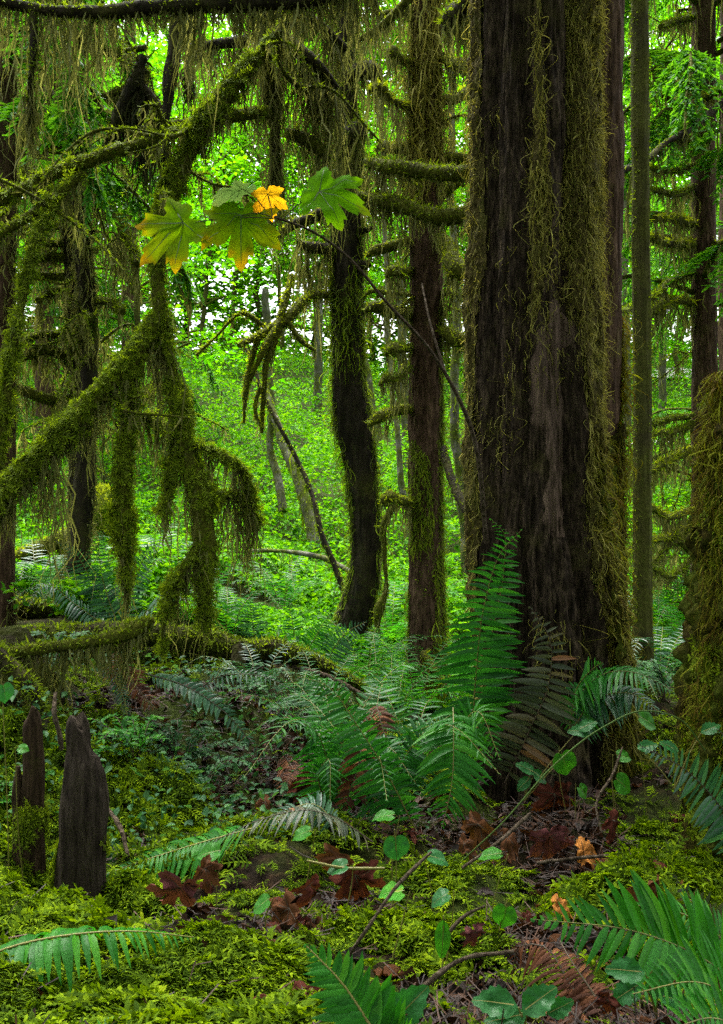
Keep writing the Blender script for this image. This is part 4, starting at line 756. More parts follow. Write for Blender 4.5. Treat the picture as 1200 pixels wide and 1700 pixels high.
# ------------------------------------------------------------------ stumps, logs, boulders
def snag(name, rows, Y, lab, mat, seed, depth=.75):
    base = P(rows[-1][0], rows[-1][1], Y); r = thing(name, base, lab, 'stump', 'broken snags at lower left')
    q = spline([list(P(a_, b_, Y)) + [c_ / F * Y] for a_, b_, c_ in rows], 90); seg = 44; th = np.linspace(0, 2 * math.pi, seg, endpoint=False)
    d = np.stack([np.cos(th), np.sin(th) * depth, 0 * th], 1)
    p = q[:, None, :3] + d[None] * q[:, None, 3:4]
    k = 1 + .14 * noise(p * np.array([26, 26, 3]), seed) + .10 * (1 - 2 * np.abs(noise(p * np.array([38, 38, 2.5]), seed + 5))) + .10 * noise(p * np.array([70, 70, 6]), seed + 1); p = q[:, None, :3] + d[None] * (q[:, None, 3:4] * k[..., None])
    p[:9, :, 2] += np.linspace(1, 0, 9)[:, None] * (.016 * noise(p[:9] * np.array([70, 70, 0]), seed + 2) + .012 * np.cos(th * 2 + seed)[None])
    m_ = MB(); i = np.arange(89)[:, None] * seg; j = np.arange(seg)[None]; j2 = (j + 1) % seg
    m_.add(p, np.stack([i + j, i + j2, i + seg + j2, i + seg + j], -1).reshape(-1, 4))
    m_.add(np.concatenate([p[0], [p[0].mean(0) + np.array([0, 0, .008])]]), np.stack([np.arange(seg), (np.arange(seg) + 1) % seg, np.full(seg, seg)], 1))
    o = part('trunk', m_, M[mat], r)
    k_ = rng.integers(0, p[40:].reshape(-1, 3).shape[0], 2600); pp = p[40:].reshape(-1, 3)[k_]; dd = np.tile(nrm(d), (50, 1))[k_]; kk_ = noise(pp * np.array([16, 16, 9]), seed + 8) > .12
    m2 = MB(); sprigs(m2, pp[kk_], dd[kk_], .026, 3, (0, 0, -.2)); part('moss_cover', m2, M['moss_limb'], o); return r
snag('stump', [(126, 1194, 12), (126, 1202, 16), (128, 1222, 20), (131, 1240, 21), (139, 1270, 32), (141, 1300, 35), (140, 1340, 38), (135, 1400, 36), (128, 1500, 40), (124, 1560, 46), (122, 1640, 54)], 2.35, 'weathered grey snag with a slanting top, rising from bright moss', 'snag', 281)
s2 = snag('stump', [(56, 1178, 7), (55, 1190, 12), (56, 1240, 15), (57, 1290, 17), (53, 1360, 22), (52, 1440, 25), (48, 1530, 30)], 2.5, 'narrow rotten brown snag with a splinter, beside the grey snag', 'snag_brown', 285)
q = Tube([(30, 1272, 2.5, 3), (30, 1300, 2.5, 8), (31, 1380, 2.5, 11), (33, 1480, 2.5, 13)], seg=14, step=.015, bump=.3, freq=30, zs=.2, seed=290); part('splinter', q.mesh(MB()), M['snag_brown'], s2)

lg = thing('fallen_log', P(250, 1068, 4.4), 'long rotten log lying across the left bank below the hanging moss', 'log')
_, lt = mossy_limb(lg, [(-120, 1085, 4.1, 34), (0, 1078, 4.2, 30), (100, 1064, 4.3, 26), (250, 1056, 4.4, 22), (390, 1076, 4.5, 20), (480, 1084, 4.5, 17), (560, 1118, 4.5, 10), (645, 1168, 4.4, 5)], 'moss_limb', 'moss_hang', 'log', 5200, .028, 420, .24, 'trunk', 300, seg=28, top=.55, wd=.005)
mossy_limb(lg, [(395, 1070, 4.4, 10), (398, 1110, 4.35, 12), (390, 1160, 4.3, 14)], None, None, 'log', 0, 0, 0, 0, 'root', 301)
b2 = thing('mossy_branch', P(30, 1120, 3.3), 'low mossy branch drooping over the dark hollow at left', 'branch')
mossy_limb(b2, [(-80, 1060, 3.2, 12), (0, 1085, 3.3, 12), (90, 1072, 3.35, 11), (170, 1062, 3.4, 10), (232, 1042, 3.45, 12), (255, 1030, 3.45, 5)], 'moss_limb', 'moss_hang', 'bark_moss', 2600, .028, 900, .2, 'limb', 305)
mossy_limb(b2, [(-40, 1060, 3.2, 14), (20, 1110, 3.2, 14), (62, 1160, 3.15, 12), (75, 1230, 3.1, 11), (80, 1300, 3.1, 10)], 'moss_limb', 'moss_hang', 'bark_dark', 3200, .028, 900, .26, 'limb', 306)
ro = thing('rootwad', P(35, 1220, 3.35), 'dark rotten root mass in the hollow at the left edge', 'roots')
part('root_body', Tube([(-60, 1090, 3.5, 60), (10, 1110, 3.45, 62), (40, 1170, 3.4, 55), (50, 1250, 3.3, 50)], seg=40, step=.02, bump=.25, freq=12, seed=308).mesh(MB()), M['log'], ro)
part('root', Tube([(92, 1150, 3.0, 3), (90, 1185, 2.95, 4), (98, 1215, 2.95, 4), (102, 1245, 2.95, 4)], seg=7, step=.015, bump=.2, freq=40, seed=309).mesh(MB()), M['twig'], ro, 'thin pale curved root')
def boulder(px, py, Y, rx, rz, lab, seed):
    c = P(px, py, Y); n, s_ = 44, 60; th = np.linspace(0, math.pi, n)[:, None]; ph = np.linspace(0, 2 * math.pi, s_, endpoint=False)[None]
    d = np.stack([np.sin(th) * np.cos(ph), np.sin(th) * np.sin(ph), np.cos(th) + 0 * ph], -1); R = np.array([rx, rx * .9, rz]) / F * Y
    p = c + d * R * (1 + .22 * noise(d * 1.8 + seed, seed) + .08 * noise(d * 5 + seed, seed))[..., None]
    i = np.arange(n - 1)[:, None] * s_; j = np.arange(s_)[None]; j2 = (j + 1) % s_
    m_ = MB(); m_.add(p, np.stack([i + j, i + s_ + j, i + s_ + j2, i + j2], -1).reshape(-1, 4))
    r = thing('boulder', c - np.array([0, 0, R[2]]), lab, 'rock', 'mossy boulders'); part('stone', m_, M['rock'], r)
    nn = 5000; k = rng.integers(0, n * s_, nn); q = p.reshape(-1, 3)[k] + rng.normal(0, .012, (nn, 3)); dd = d.reshape(-1, 3)[k]; L = .035 * U(.5, 1.3, nn)
    dr = nrm(dd + rng.normal(0, .6, (nn, 3))); m2 = MB(); tt = np.array([0, .5, 1])[None, :, None]
    m2.ribbons(q[:, None] + dr[:, None] * L[:, None, None] * tt, .008 * np.array([[.8, 1, .1]]) + np.zeros((nn, 1)), nrm(rng.normal(0, 1, (nn, 3)))); part('moss_cover', m2, M['moss_bright'], r)
boulder(168, 846, 7.6, 30, 36, 'rounded mossy boulder behind the hanging moss at left', 311)
boulder(120, 905, 6.8, 20, 20, 'small mossy boulder at the end of the mossy log', 312)
ml = thing('mossy_log', P(80, 912, 6.7), 'short mossy log propped before the small boulder at left', 'log')
mossy_limb(ml, [(20, 925, 6.7, 12), (60, 914, 6.7, 13), (100, 896, 6.75, 14), (130, 886, 6.8, 14)], 'moss_bright', 'moss_hang', 'bark_moss', 1500, .035, 250, .2, 'trunk', 315, wd=.008)
ml2 = thing('mossy_log', P(70, 1000, 5.6), 'fallen log among ferns at left, mostly hidden by fronds', 'log')
mossy_limb(ml2, [(-60, 1015, 5.4, 16), (40, 1012, 5.5, 17), (140, 1022, 5.6, 16), (250, 1040, 5.6, 12)], 'moss_limb', 'moss_hang', 'log', 4200, .03, 220, .18, 'trunk', 316, wd=.007, top=.6)

# ------------------------------------------------------------------ sword ferns that stand out
CAMF = (0, -1, .15)
fern('fern', P(800, 1290, 3.2), [dict(pts=[(782, 1260, 3.2), (790, 1120, 3.15), (805, 1000, 3.1), (830, 920, 3.05), (866, 880, 2.95)], plen=74, face=(0.25, -1, .25), npair=38, droop=.26, fwd=.10, jit=.09),
     dict(pts=[(800, 1250, 3.25), (812, 1080, 3.25), (836, 950, 3.2), (838, 890, 3.15), (815, 862, 3.05)], plen=58, face=(-.5, -.8, .1), npair=34, droop=.2, fwd=.3)],
     'tall dark green fern standing upright against the broadest trunk', mats=('fern', 'rachis'))
fern('fern', P(845, 1300, 3.1), [dict(pts=[(838, 1300, 3.1), (880, 1210, 3.05), (912, 1130, 3.0), (912, 1060, 3.0), (880, 1008, 3.0)], plen=60, face=(-.1, -1, .1), npair=28, droop=.3, fwd=.05, pw=.20, curlp=.1, jit=.1)],
     'withered grey green fern frond with brown tips, leaning on the trunk foot', mats=('fern_old', 'rachis_dark'))
fern('fern', P(790, 1320, 3.0), [dict(pts=[(752, 1175, 2.95), (753, 1220, 2.85), (750, 1300, 2.78), (735, 1372, 2.75)], plen=66, face=(0, -1, .2), npair=30, droop=.28, fwd=.25),
     dict(pts=[(790, 1310, 3.0), (765, 1210, 2.95), (790, 1180, 2.9), (830, 1260, 2.8)], plen=52, face=(0, -.7, .7), npair=28, droop=.4)],
     'glossy bright fern arching down in front of the broadest trunk', mats=('fern_bright', 'rachis'))
fern('fern', P(660, 1370, 3.0), [dict(pts=[(640, 1350, 2.95), (665, 1270, 2.95), (705, 1215, 2.95), (752, 1185, 3.0)], plen=58, face=(-.3, -.8, .6), npair=30, droop=.3),
     dict(pts=[(690, 1378, 2.8), (640, 1280, 2.8), (590, 1200, 2.8), (545, 1140, 2.8), (492, 1122, 2.75)], plen=58, face=(-.5, -.7, .4), npair=36, droop=.45, fwd=.35),
     dict(pts=[(650, 1360, 2.95), (610, 1300, 2.9), (640, 1240, 2.9), (690, 1300, 2.8)], plen=55, face=(0, -.6, .8), npair=28, droop=.35),
     dict(pts=[(640, 1380, 2.9), (590, 1370, 2.8), (560, 1400, 2.7)], plen=44, face=(0, -.5, .8), npair=22, droop=.3, mats=('fern_teal', 'rachis'))],
     'large green fern with a long yellow stalked frond, centre of the bank', mats=('fern', 'rachis'))
fern('fern', P(545, 1360, 3.1), [dict(pts=[(548, 1350, 3.05), (545, 1270, 3.0), (520, 1210, 2.95), (462, 1200, 2.85)], plen=52, face=(-.3, -.5, .8), npair=32, droop=.55, fwd=.3),
     dict(pts=[(552, 1355, 3.05), (560, 1260, 3.0), (590, 1200, 3.0), (640, 1180, 3.0)], plen=42, face=(0, -.6, .8), npair=26, droop=.4), dict(pts=[(545, 1350, 3.0), (530, 1280, 2.9), (545, 1260, 2.85), (548, 1330, 2.75)], plen=46, face=(0, -1, .3), npair=26, droop=.3)],
     'dark fern whose fronds hang left over the brown litter, centre', mats=('fern', 'rachis'))
fern('fern', P(620, 1395, 2.5), [dict(pts=[(618, 1398, 2.5), (560, 1360, 2.45), (510, 1345, 2.4), (430, 1362, 2.4), (352, 1398, 2.4)], plen=42, face=(0, -.15, 1), npair=36, droop=.55, mats=('fern_old', 'rachis_dark')),
     dict(pts=[(560, 1372, 2.5), (520, 1335, 2.5), (480, 1345, 2.5), (455, 1370, 2.45)], plen=38, face=(0, -.4, .9), npair=24, droop=.4, mats=('fern_teal', 'rachis'))],
     'arched old fern frond with a pale grey stalk, lying over the mound')
fern('fern', P(440, 1400, 2.4), [dict(pts=[(420, 1375, 2.5), (330, 1400, 2.5), (250, 1425, 2.45), (165, 1455, 2.4)], plen=52, face=(0, -.4, .9), npair=34, droop=.5, fwd=.4),
     dict(pts=[(250, 1440, 2.5), (210, 1430, 2.5), (178, 1400, 2.5), (172, 1370, 2.5)], plen=26, face=(0, -1, .3), npair=22, droop=.2, mats=('fern_teal', 'rachis'))],
     'light green fern frond reaching left toward the grey snag', mats=('fern_bright', 'rachis'))
fern('fern', P(950, 1215, 3.25), [dict(pts=[(945, 1210, 3.25), (965, 1150, 3.2), (1000, 1120, 3.15), (1060, 1118, 3.05), (1120, 1150, 3.0)], plen=58, face=(0, -.4, .9), npair=34, droop=.5),
     dict(pts=[(950, 1210, 3.2), (990, 1160, 3.15), (1040, 1150, 3.1), (1100, 1185, 3.0)], plen=50, face=(0, -.5, .8), npair=30, droop=.5, mats=('fern_teal', 'rachis')), dict(pts=[(945, 1215, 3.2), (955, 1150, 3.15), (985, 1110, 3.0), (1000, 1100, 2.9)], plen=52, face=(.6, -.6, .4), npair=26, droop=.4)],
     'drooping glossy fern on the right side of the broadest trunk', mats=('fern', 'rachis'))
fern('fern', P(1260, 1450, 2.3), [dict(pts=[(1260, 1440, 2.3), (1200, 1345, 2.25), (1140, 1280, 2.2), (1060, 1236, 2.15)], plen=62, face=(-.2, -.8, .5), npair=30, droop=.15, fwd=.3, pw=.2),
     dict(pts=[(1270, 1420, 2.3), (1250, 1330, 2.3), (1230, 1250, 2.25), (1190, 1210, 2.2)], plen=50, face=(0, -1, .3), npair=26, droop=.2)],
     'grey green fern frond before the golden mossy trunk at right', mats=('fern_teal', 'rachis_dark'))
fern('fern', P(1290, 1720, 1.75), [dict(pts=[(1290, 1715, 1.75), (1180, 1600, 1.7), (1060, 1548, 1.65), (885, 1526, 1.6)], plen=118, face=(0, -.8, .6), npair=36, droop=.15, fwd=.5, pw=.18),
     dict(pts=[(1300, 1700, 1.8), (1230, 1590, 1.8), (1140, 1520, 1.8), (1040, 1500, 1.78)], plen=70, face=(0, -.6, .8), npair=32, droop=.3, fwd=.4), dict(pts=[(1300, 1740, 1.6), (1220, 1660, 1.5), (1150, 1630, 1.42), (1050, 1650, 1.35)], plen=110, face=(0, -.7, .7), npair=34, droop=.2), dict(pts=[(1310, 1790, 1.45), (1240, 1720, 1.4), (1180, 1690, 1.35), (1090, 1720, 1.3)], plen=110, face=(0, -.7, .7), npair=30, droop=.2),
     dict(pts=[(1290, 1590, 2.0), (1230, 1560, 1.95), (1170, 1520, 1.9), (1120, 1455, 1.9)], plen=66, face=(-.2, -1, .3), npair=20, droop=.15, pw=.22, mats=('fern_old', 'rachis_dark'), label='older frond with rusty edges')],
     'big fresh green fern filling the bottom right corner', mats=('fern_bright', 'rachis'))
fern('fern', P(-70, 1620, 1.45), [dict(pts=[(-70, 1610, 1.45), (20, 1572, 1.45), (110, 1553, 1.45), (220, 1546, 1.47), (322, 1556, 1.5)], plen=72, face=(0, -.1, 1), npair=34, droop=.75, fwd=.3, pw=.22)],
     'wet green fern frond lying over moss at the lower left edge', mats=('fern_bright', 'rachis'))
fern('fern', P(680, 1780, 1.3), [dict(pts=[(680, 1800, 1.06), (620, 1712, 1.06), (570, 1635, 1.08), (508, 1570, 1.1)], plen=84, face=(0, -.8, .6), npair=27, droop=.08, fwd=.5, pw=.25), dict(pts=[(150, 1760, 1.2), (175, 1710, 1.2), (200, 1688, 1.22)], plen=34, face=(0, -.6, .8), npair=12, droop=.2)],
     'broad pale green fern frond rising from the bottom edge, centre', mats=('fern_bright', 'rachis'))
fern('fern', P(190, 1060, 4.6), [dict(pts=[(195, 1050, 4.8), (150, 960, 4.8), (120, 915, 4.75), (92, 898, 4.7)], plen=30, face=(0, -.8, .5), npair=30, droop=.2), dict(pts=[(200, 1050, 4.8), (170, 960, 4.8), (165, 900, 4.7), (180, 870, 4.6)], plen=28, face=(.2, -.9, .3), npair=30, droop=.2),
     dict(pts=[(195, 1055, 4.8), (120, 1000, 4.7), (75, 970, 4.6), (48, 1005, 4.5)], plen=30, face=(0, -.5, .8), npair=30, droop=.45), dict(pts=[(200, 1050, 4.8), (225, 960, 4.8), (250, 910, 4.7), (285, 895, 4.6)], plen=28, face=(0, -.9, .4), npair=28, droop=.25),
     dict(pts=[(200, 1060, 4.7), (250, 1010, 4.6), (280, 980, 4.5), (310, 1000, 4.4)], plen=30, face=(0, -.6, .8), npair=28, droop=.4)],
     'blue green fern spreading behind the hanging moss at left', mats=('fern_teal', 'rachis'))
fern('fern', P(420, 1060, 5.0), [dict(pts=[(424, 1070, 5.0), (420, 1040, 4.95), (416, 1015, 4.9), (416, 992, 4.85)], plen=27, face=(0, -1, .2), npair=18, droop=.15)], 'lone pale fern frond standing upright above the fallen log', mats=('fern_teal', 'rachis'))
fern('fern', P(500, 1080, 5.0), [dict(pts=[(490, 1085, 5.0), (487, 1045, 4.95), (482, 1015, 4.9), (478, 992, 4.85)], plen=20, face=(0, -1, .2), npair=20, droop=.1), dict(pts=[(505, 1090, 4.95), (525, 1055, 4.9), (540, 1030, 4.9), (554, 1012, 4.9)], plen=24, face=(0, -1, .2), npair=22, droop=.2)], 'pair of slim fern fronds behind the log end', mats=('fern', 'rachis'))
fern('fern', P(545, 1120, 4.8), [dict(pts=[(542, 1120, 4.75), (552, 1080, 4.7), (575, 1050, 4.65), (608, 1032, 4.6)], plen=34, face=(0, -.9, .4), npair=22, droop=.25)], 'broad fern frond leaning right at the foot of the bent trunk', mats=('fern_teal', 'rachis'))
fern('fern', P(170, 1100, 3.5), [dict(pts=[(165, 1085, 3.5), (185, 1110, 3.45), (202, 1150, 3.4), (216, 1212, 3.35)], plen=18, face=(0, -.9, .3), npair=30, droop=.3)], 'narrow fern frond hanging below the rotten log at left', mats=('fern_teal', 'rachis'))
fern('fern', P(245, 1120, 3.45), [dict(pts=[(240, 1118, 3.45), (310, 1140, 3.4), (370, 1180, 3.35), (450, 1275, 3.3)], plen=22, face=(-.1, -.6, .7), npair=34, droop=.25, pw=.3, fwd=.45), dict(pts=[(300, 1190, 3.5), (350, 1130, 3.5), (420, 1120, 3.45), (490, 1145, 3.4)], plen=24, face=(0, -.6, .8), npair=26, droop=.4)], 'thin arching fern frond above the dark litter hollow', mats=('fern_teal', 'rachis_dark'))
fern('dead_fern', P(1020, 1720, 1.55), [dict(pts=[(1030, 1730, 1.5), (985, 1650, 1.55), (945, 1590, 1.6), (930, 1562, 1.65)], plen=44, face=(0, -.8, .6), npair=34, droop=.5, pw=.17, curlp=.4, jit=.25), dict(pts=[(1020, 1730, 1.55), (950, 1640, 1.62), (900, 1570, 1.68), (862, 1572, 1.7), (850, 1620, 1.7)], plen=46, face=(0, -.6, .8), npair=34, droop=.6, pw=.17, curlp=.4, jit=.25),
     dict(pts=[(1010, 1730, 1.5), (960, 1690, 1.5), (910, 1650, 1.55), (880, 1640, 1.6)], plen=36, face=(0, -.6, .8), npair=22, droop=.5, pw=.17, curlp=.4, jit=.3)], 'curled rusty dead fern at the lower right', 'dead ferns', ('fern_dead', 'rachis_dark'))
fern('dead_fern', P(590, 1370, 3.0), [dict(pts=[(600, 1235, 2.92), (595, 1270, 2.88), (582, 1310, 2.85), (570, 1350, 2.85)], plen=32, face=(0, -1, .2), npair=16, droop=.3, pw=.3, jit=.2), dict(pts=[(625, 1170, 3.2), (630, 1190, 3.15), (640, 1225, 3.1)], plen=24, face=(0, -1, .2), npair=12, droop=.3, pw=.3, jit=.2)], 'orange brown dead fern frond hanging among green ferns, centre', 'dead ferns', ('fern_dead', 'rachis_dark'))
fern('dead_fern', P(180, 1085, 3.75), [dict(pts=[(180, 1082, 3.75), (205, 1110, 3.7), (230, 1145, 3.65), (262, 1180, 3.6)], plen=30, face=(-.3, -.7, .5), npair=40, droop=.35, pw=.14, jit=.2)], 'red brown dead fern hanging below the rotten log', 'dead ferns', ('fern_dead', 'rachis_dark'))
fern('dead_fern', P(480, 1310, 3.3), [dict(pts=[(500, 1270, 3.3), (480, 1290, 3.2), (470, 1320, 3.15)], plen=24, face=(0, -.6, .8), npair=22, droop=.5, pw=.18, jit=.3), dict(pts=[(470, 1250, 3.4), (490, 1280, 3.3), (520, 1310, 3.2)], plen=22, face=(0, -.6, .8), npair=22, droop=.5, pw=.18, jit=.3)], 'flattened brown dead fern on the litter left of the centre ferns', 'dead ferns', ('fern_dead', 'rachis_dark'))
for k, (px, py, Y, n, L, a_, b_, mt, lab) in enumerate([(610, 1345, 3.15, 7, .6, 1.5, 6.5, 'fern', 'shaded blue green fern behind the orange dead frond'),
        (560, 1300, 3.5, 6, .55, .5, 5.5, 'fern', 'dark fern half hidden at the back of the centre ferns'), (680, 1260, 3.7, 7, .6, 0, 6.28, 'fern', 'green fern left of the reddish conifer foot')]):
    b = P(px, py, Y); b[2] = max(Hs(b[0], b[1]), b[2] - .1)
    fern('fern', b, rosette(b, n - 1, L, L * .17, 700 + k, a_, b_, .8, (mt, 'rachis'), 24), lab)
# smaller ferns of the slope beyond, nothing tells them apart
for k, (px, py, Y, n, L, mt) in enumerate([(650, 1165, 4.6, 8, .55, 'fern_bright'), (690, 1175, 4.9, 8, .6, 'fern_bright'), (610, 1150, 5.2, 8, .6, 'fern'), (760, 1130, 5.2, 8, .6, 'fern_bright'), (1095, 1120, 4.7, 9, .65, 'fern_teal'), (1040, 1140, 4.4, 7, .5, 'fern'),
        (1100, 1060, 6.2, 9, .7, 'fern_bright'), (1030, 1060, 6.4, 8, .7, 'fern_teal'), (650, 1080, 6.6, 9, .7, 'fern_bright'), (470, 1020, 6.6, 9, .6, 'fern'), (330, 1030, 5.6, 9, .65, 'fern'), (260, 990, 6.5, 9, .7, 'fern_teal'), (60, 1010, 5.9, 9, .7, 'fern_teal'), (130, 1030, 5.2, 8, .55, 'fern'),
        (430, 1130, 4.2, 7, .4, 'fern_teal'), (530, 1150, 4.2, 7, .42, 'fern'), (380, 1060, 5.0, 7, .5, 'fern'), (700, 1060, 7.2, 8, .7, 'fern_bright'), (1140, 1100, 5.6, 8, .6, 'fern_bright'), (560, 1180, 3.9, 7, .4, 'fern')]):
    b = P(px, py, Y); b[2] = Hs(b[0], b[1])
    fern('fern', b, rosette(b, n, L, L * .13, 400 + k, lift=.75, mats=(mt, 'rachis')), 'small fern rosette on the shady ground beyond the fern bank, one of many alike', 'small ferns beyond the bank')

# ------------------------------------------------------------------ herbs with heart shaped leaves, brambles
def herb(px, py, sz, Y, nrv, ax, lab, mt='herb', kind='heart', h=None, fold=.18):
    c = P(px, py, Y); gz = Hs(c[0], c[1]); b = np.array([c[0] + U(-.02, .02), c[1] + .01, min(gz, c[2] - .02) - .01])
    r = thing('heart_leaf_plant' if kind == 'heart' else 'broad_leaf_plant', b, lab, 'plant', 'broad leaved herbs')
    base = c - nrm(np.array(ax, float)) * sz / F * Y * .42
    part('stem', Tube([list(b) + [.0016], list((b + base) / 2 + np.array([U(-.01, .01), 0, .01])) + [.0014], list(base) + [.0011]], seg=5, step=.012, bump=0, px=False).mesh(MB()), M['rachis'], r)
    m_ = MB(); blade(m_, kind, c, ax, nrv, sz / F * Y * .70, fold, .25, wav=.08, vein=1)
    if mt == 'spot_leaf':
        o = m_.build('leaf', [M[mt], M['rachis']], r, c); o.location = tuple(c - b); ORI[o.name] = c
    else: part('leaf', m_, [M[mt], M['rachis']], r)
for px, py, sz, Y, nv, ax, lab, mt in [
    (935, 1262, 58, 2.85, (.1, -1, .5), px_dir(.3, 1), 'yellow green heart leaf with a dark notch before the great trunk foot', 'herb'), (1030, 1300, 50, 2.7, (0, -.8, .7), px_dir(.6, .5), 'glossy heart leaf with pale twig beside it, right of the purple maple leaf', 'herb'),
    (1032, 1256, 36, 2.8, (0, -.6, .8), px_dir(1, .2), 'small heart leaf just above the glossy one on the right slope', 'herb'), (1070, 1196, 50, 2.95, (0, -.6, .8), px_dir(.7, .4), 'heart leaf under the arching bramble cane', 'herb'),
    (838, 1516, 56, 1.85, (0, -.7, .7), px_dir(-.2, 1), 'upright heart leaf on thin stalk right of the long hanging leaf', 'herb'), (735, 1490, 52, 1.8, (-.5, -.3, .8), px_dir(-.8, .5), 'wet heart leaf tilted left above the long hanging leaf', 'bramble'),
    (656, 1482, 58, 1.85, (.1, -.35, 1), px_dir(-1, .1), 'heart leaf with an orange yellow spot in the mossy centre', 'spot_leaf'), (566, 1440, 50, 2.1, (0, -.35, 1), px_dir(-1, .3), 'flat heart leaf before the dark red curled leaf', 'bramble'),
    (505, 1384, 48, 2.3, (0, -.35, 1), px_dir(-.8, .3), 'heart leaf at the tip of the old arched frond', 'herb'), (352, 1416, 56, 2.15, (.3, -.5, 1), px_dir(-1, .2), 'bright heart leaf above the purple curled maple leaf', 'herb'),
    (642, 1356, 52, 2.35, (0, -.2, 1), px_dir(-1, .1), 'flat heart leaf below the centre fern', 'herb'), (820, 1420, 56, 2.2, (0, -.12, 1), px_dir(-1, .1), 'edge on heart leaf above the mossy twig tangle, right of centre', 'herb'),
    (657, 1402, 60, 2.2, (.1, -1, .4), px_dir(.1, 1), 'dark shaded heart leaf facing the viewer, centre', 'bramble'), (722, 1425, 52, 2.2, (0, -.3, 1), px_dir(1, .3), 'dark flat heart leaf right of the shaded one', 'bramble'),
    (6, 1146, 46, 2.3, (.6, -.5, .6), px_dir(.2, 1), 'pale veined heart leaf at the left edge', 'bramble'), (438, 1500, 50, 1.9, (.2, -.3, 1), px_dir(-.8, .6), 'thin bright leaf in moss left of the rusty leaf', 'herb'),
    (36, 1243, 26, 2.4, (0, -.6, .8), px_dir(1, .2), 'tiny heart leaf left of the brown snag', 'herb'), (965, 1312, 36, 2.8, (.4, -.6, .5), px_dir(.6, .8), 'narrow folded leaf right of the dark red fallen leaf', 'herb')]:
    herb(px, py, sz, Y, nv, ax, lab, mt)
herb(734, 1560, 96, 1.75, (.1, -1, .2), px_dir(-.05, 1), 'long green leaf hanging straight down, centre right', 'herb', 'oval', fold=.25)
def bramble(base, lvs, lab, Y):
    b = P(*base, Y); r = thing('bramble', b, lab, 'plant', 'brambles with toothed leaves')
    for px, py, sz, nv, ax in lvs:
        c = P(px, py, Y); jj = c - nrm(np.array(ax, float)) * sz / F * Y * .5
        part('stem', Tube([list(b) + [.002], list((b + jj) / 2 + np.array([0, 0, .012])) + [.0016], list(jj) + [.0012]], seg=5, step=.012, bump=0, px=False).mesh(MB()), M['rachis'], r)
        m_ = MB(); blade(m_, 'toothed', c, ax, nv, sz / F * Y, .22, .25, wav=.08, vein=1); part('leaf', m_, [M['bramble'], M['rachis']], r)
bramble((640, 1730), [(680, 1668, 84, (.1, -.9, .6), px_dir(.6, -.6)), (655, 1715, 60, (0, -.8, .6), px_dir(1, .3))], 'toothed leaf pair right of the pale fern frond at the bottom edge', 1.4)
bramble((870, 1730), [(822, 1666, 78, (-.1, -.6, .8), px_dir(-1, -.15)), (838, 1692, 74, (0, -.6, .8), px_dir(-1, .2)), (895, 1660, 72, (.2, -.6, .8), px_dir(.8, -.6)), (930, 1672, 50, (.2, -.8, .6), px_dir(.8, -.4))], 'bramble spray with toothed leaves at the bottom, left of the rusty fern', 1.42)
bramble((1090, 1690), [(1038, 1612, 66, (0, -.7, .7), px_dir(-.9, -.1)), (1040, 1648, 60, (0, -.7, .7), px_dir(-.8, .5)), (1092, 1630, 56, (.2, -.7, .7), px_dir(.4, -.8)), (1120, 1660, 60, (.2, -.7, .7), px_dir(.8, .2))], 'blue green bramble leaves over the corner fern', 1.5)
bramble((1120, 1310), [(1075, 1240, 36, (0, -.6, .8), px_dir(1, -.2)), (1110, 1240, 36, (0, -.6, .8), px_dir(-.6, -.3)), (1180, 1210, 36, (0, -.6, .8), px_dir(.7, -.3))], 'small bramble leaves beside the grey green frond at right', 2.5)
bramble((870, 1330), [(872, 1276, 36, (0, -.6, .8), px_dir(-.6, -.3)), (895, 1290, 34, (0, -.6, .8), px_dir(.5, .4)), (870, 1302, 32, (0, -.6, .8), px_dir(-.5, .5)), (962, 1215, 40, (0, -.6, .8), px_dir(-1, -.1)), (975, 1205, 36, (0, -.6, .8), px_dir(.8, -.4))], 'small pale bramble at the foot of the broadest trunk', 2.9)
cane = thing('bramble_cane', P(770, 1425, 2.35), 'thin cane arching from the mound to the right edge', 'cane')
part('stem', Tube([(768, 1428, 2.35, 1.1), (830, 1370, 2.35, 1.2), (920, 1270, 2.4, 1.4), (1000, 1208, 2.45, 1.4), (1075, 1180, 2.5, 1.4), (1130, 1195, 2.5, 1.2), (1170, 1245, 2.5, 1.4)], seg=6, step=.015, bump=.05, seed=331).mesh(MB()), M['cane'], cane)

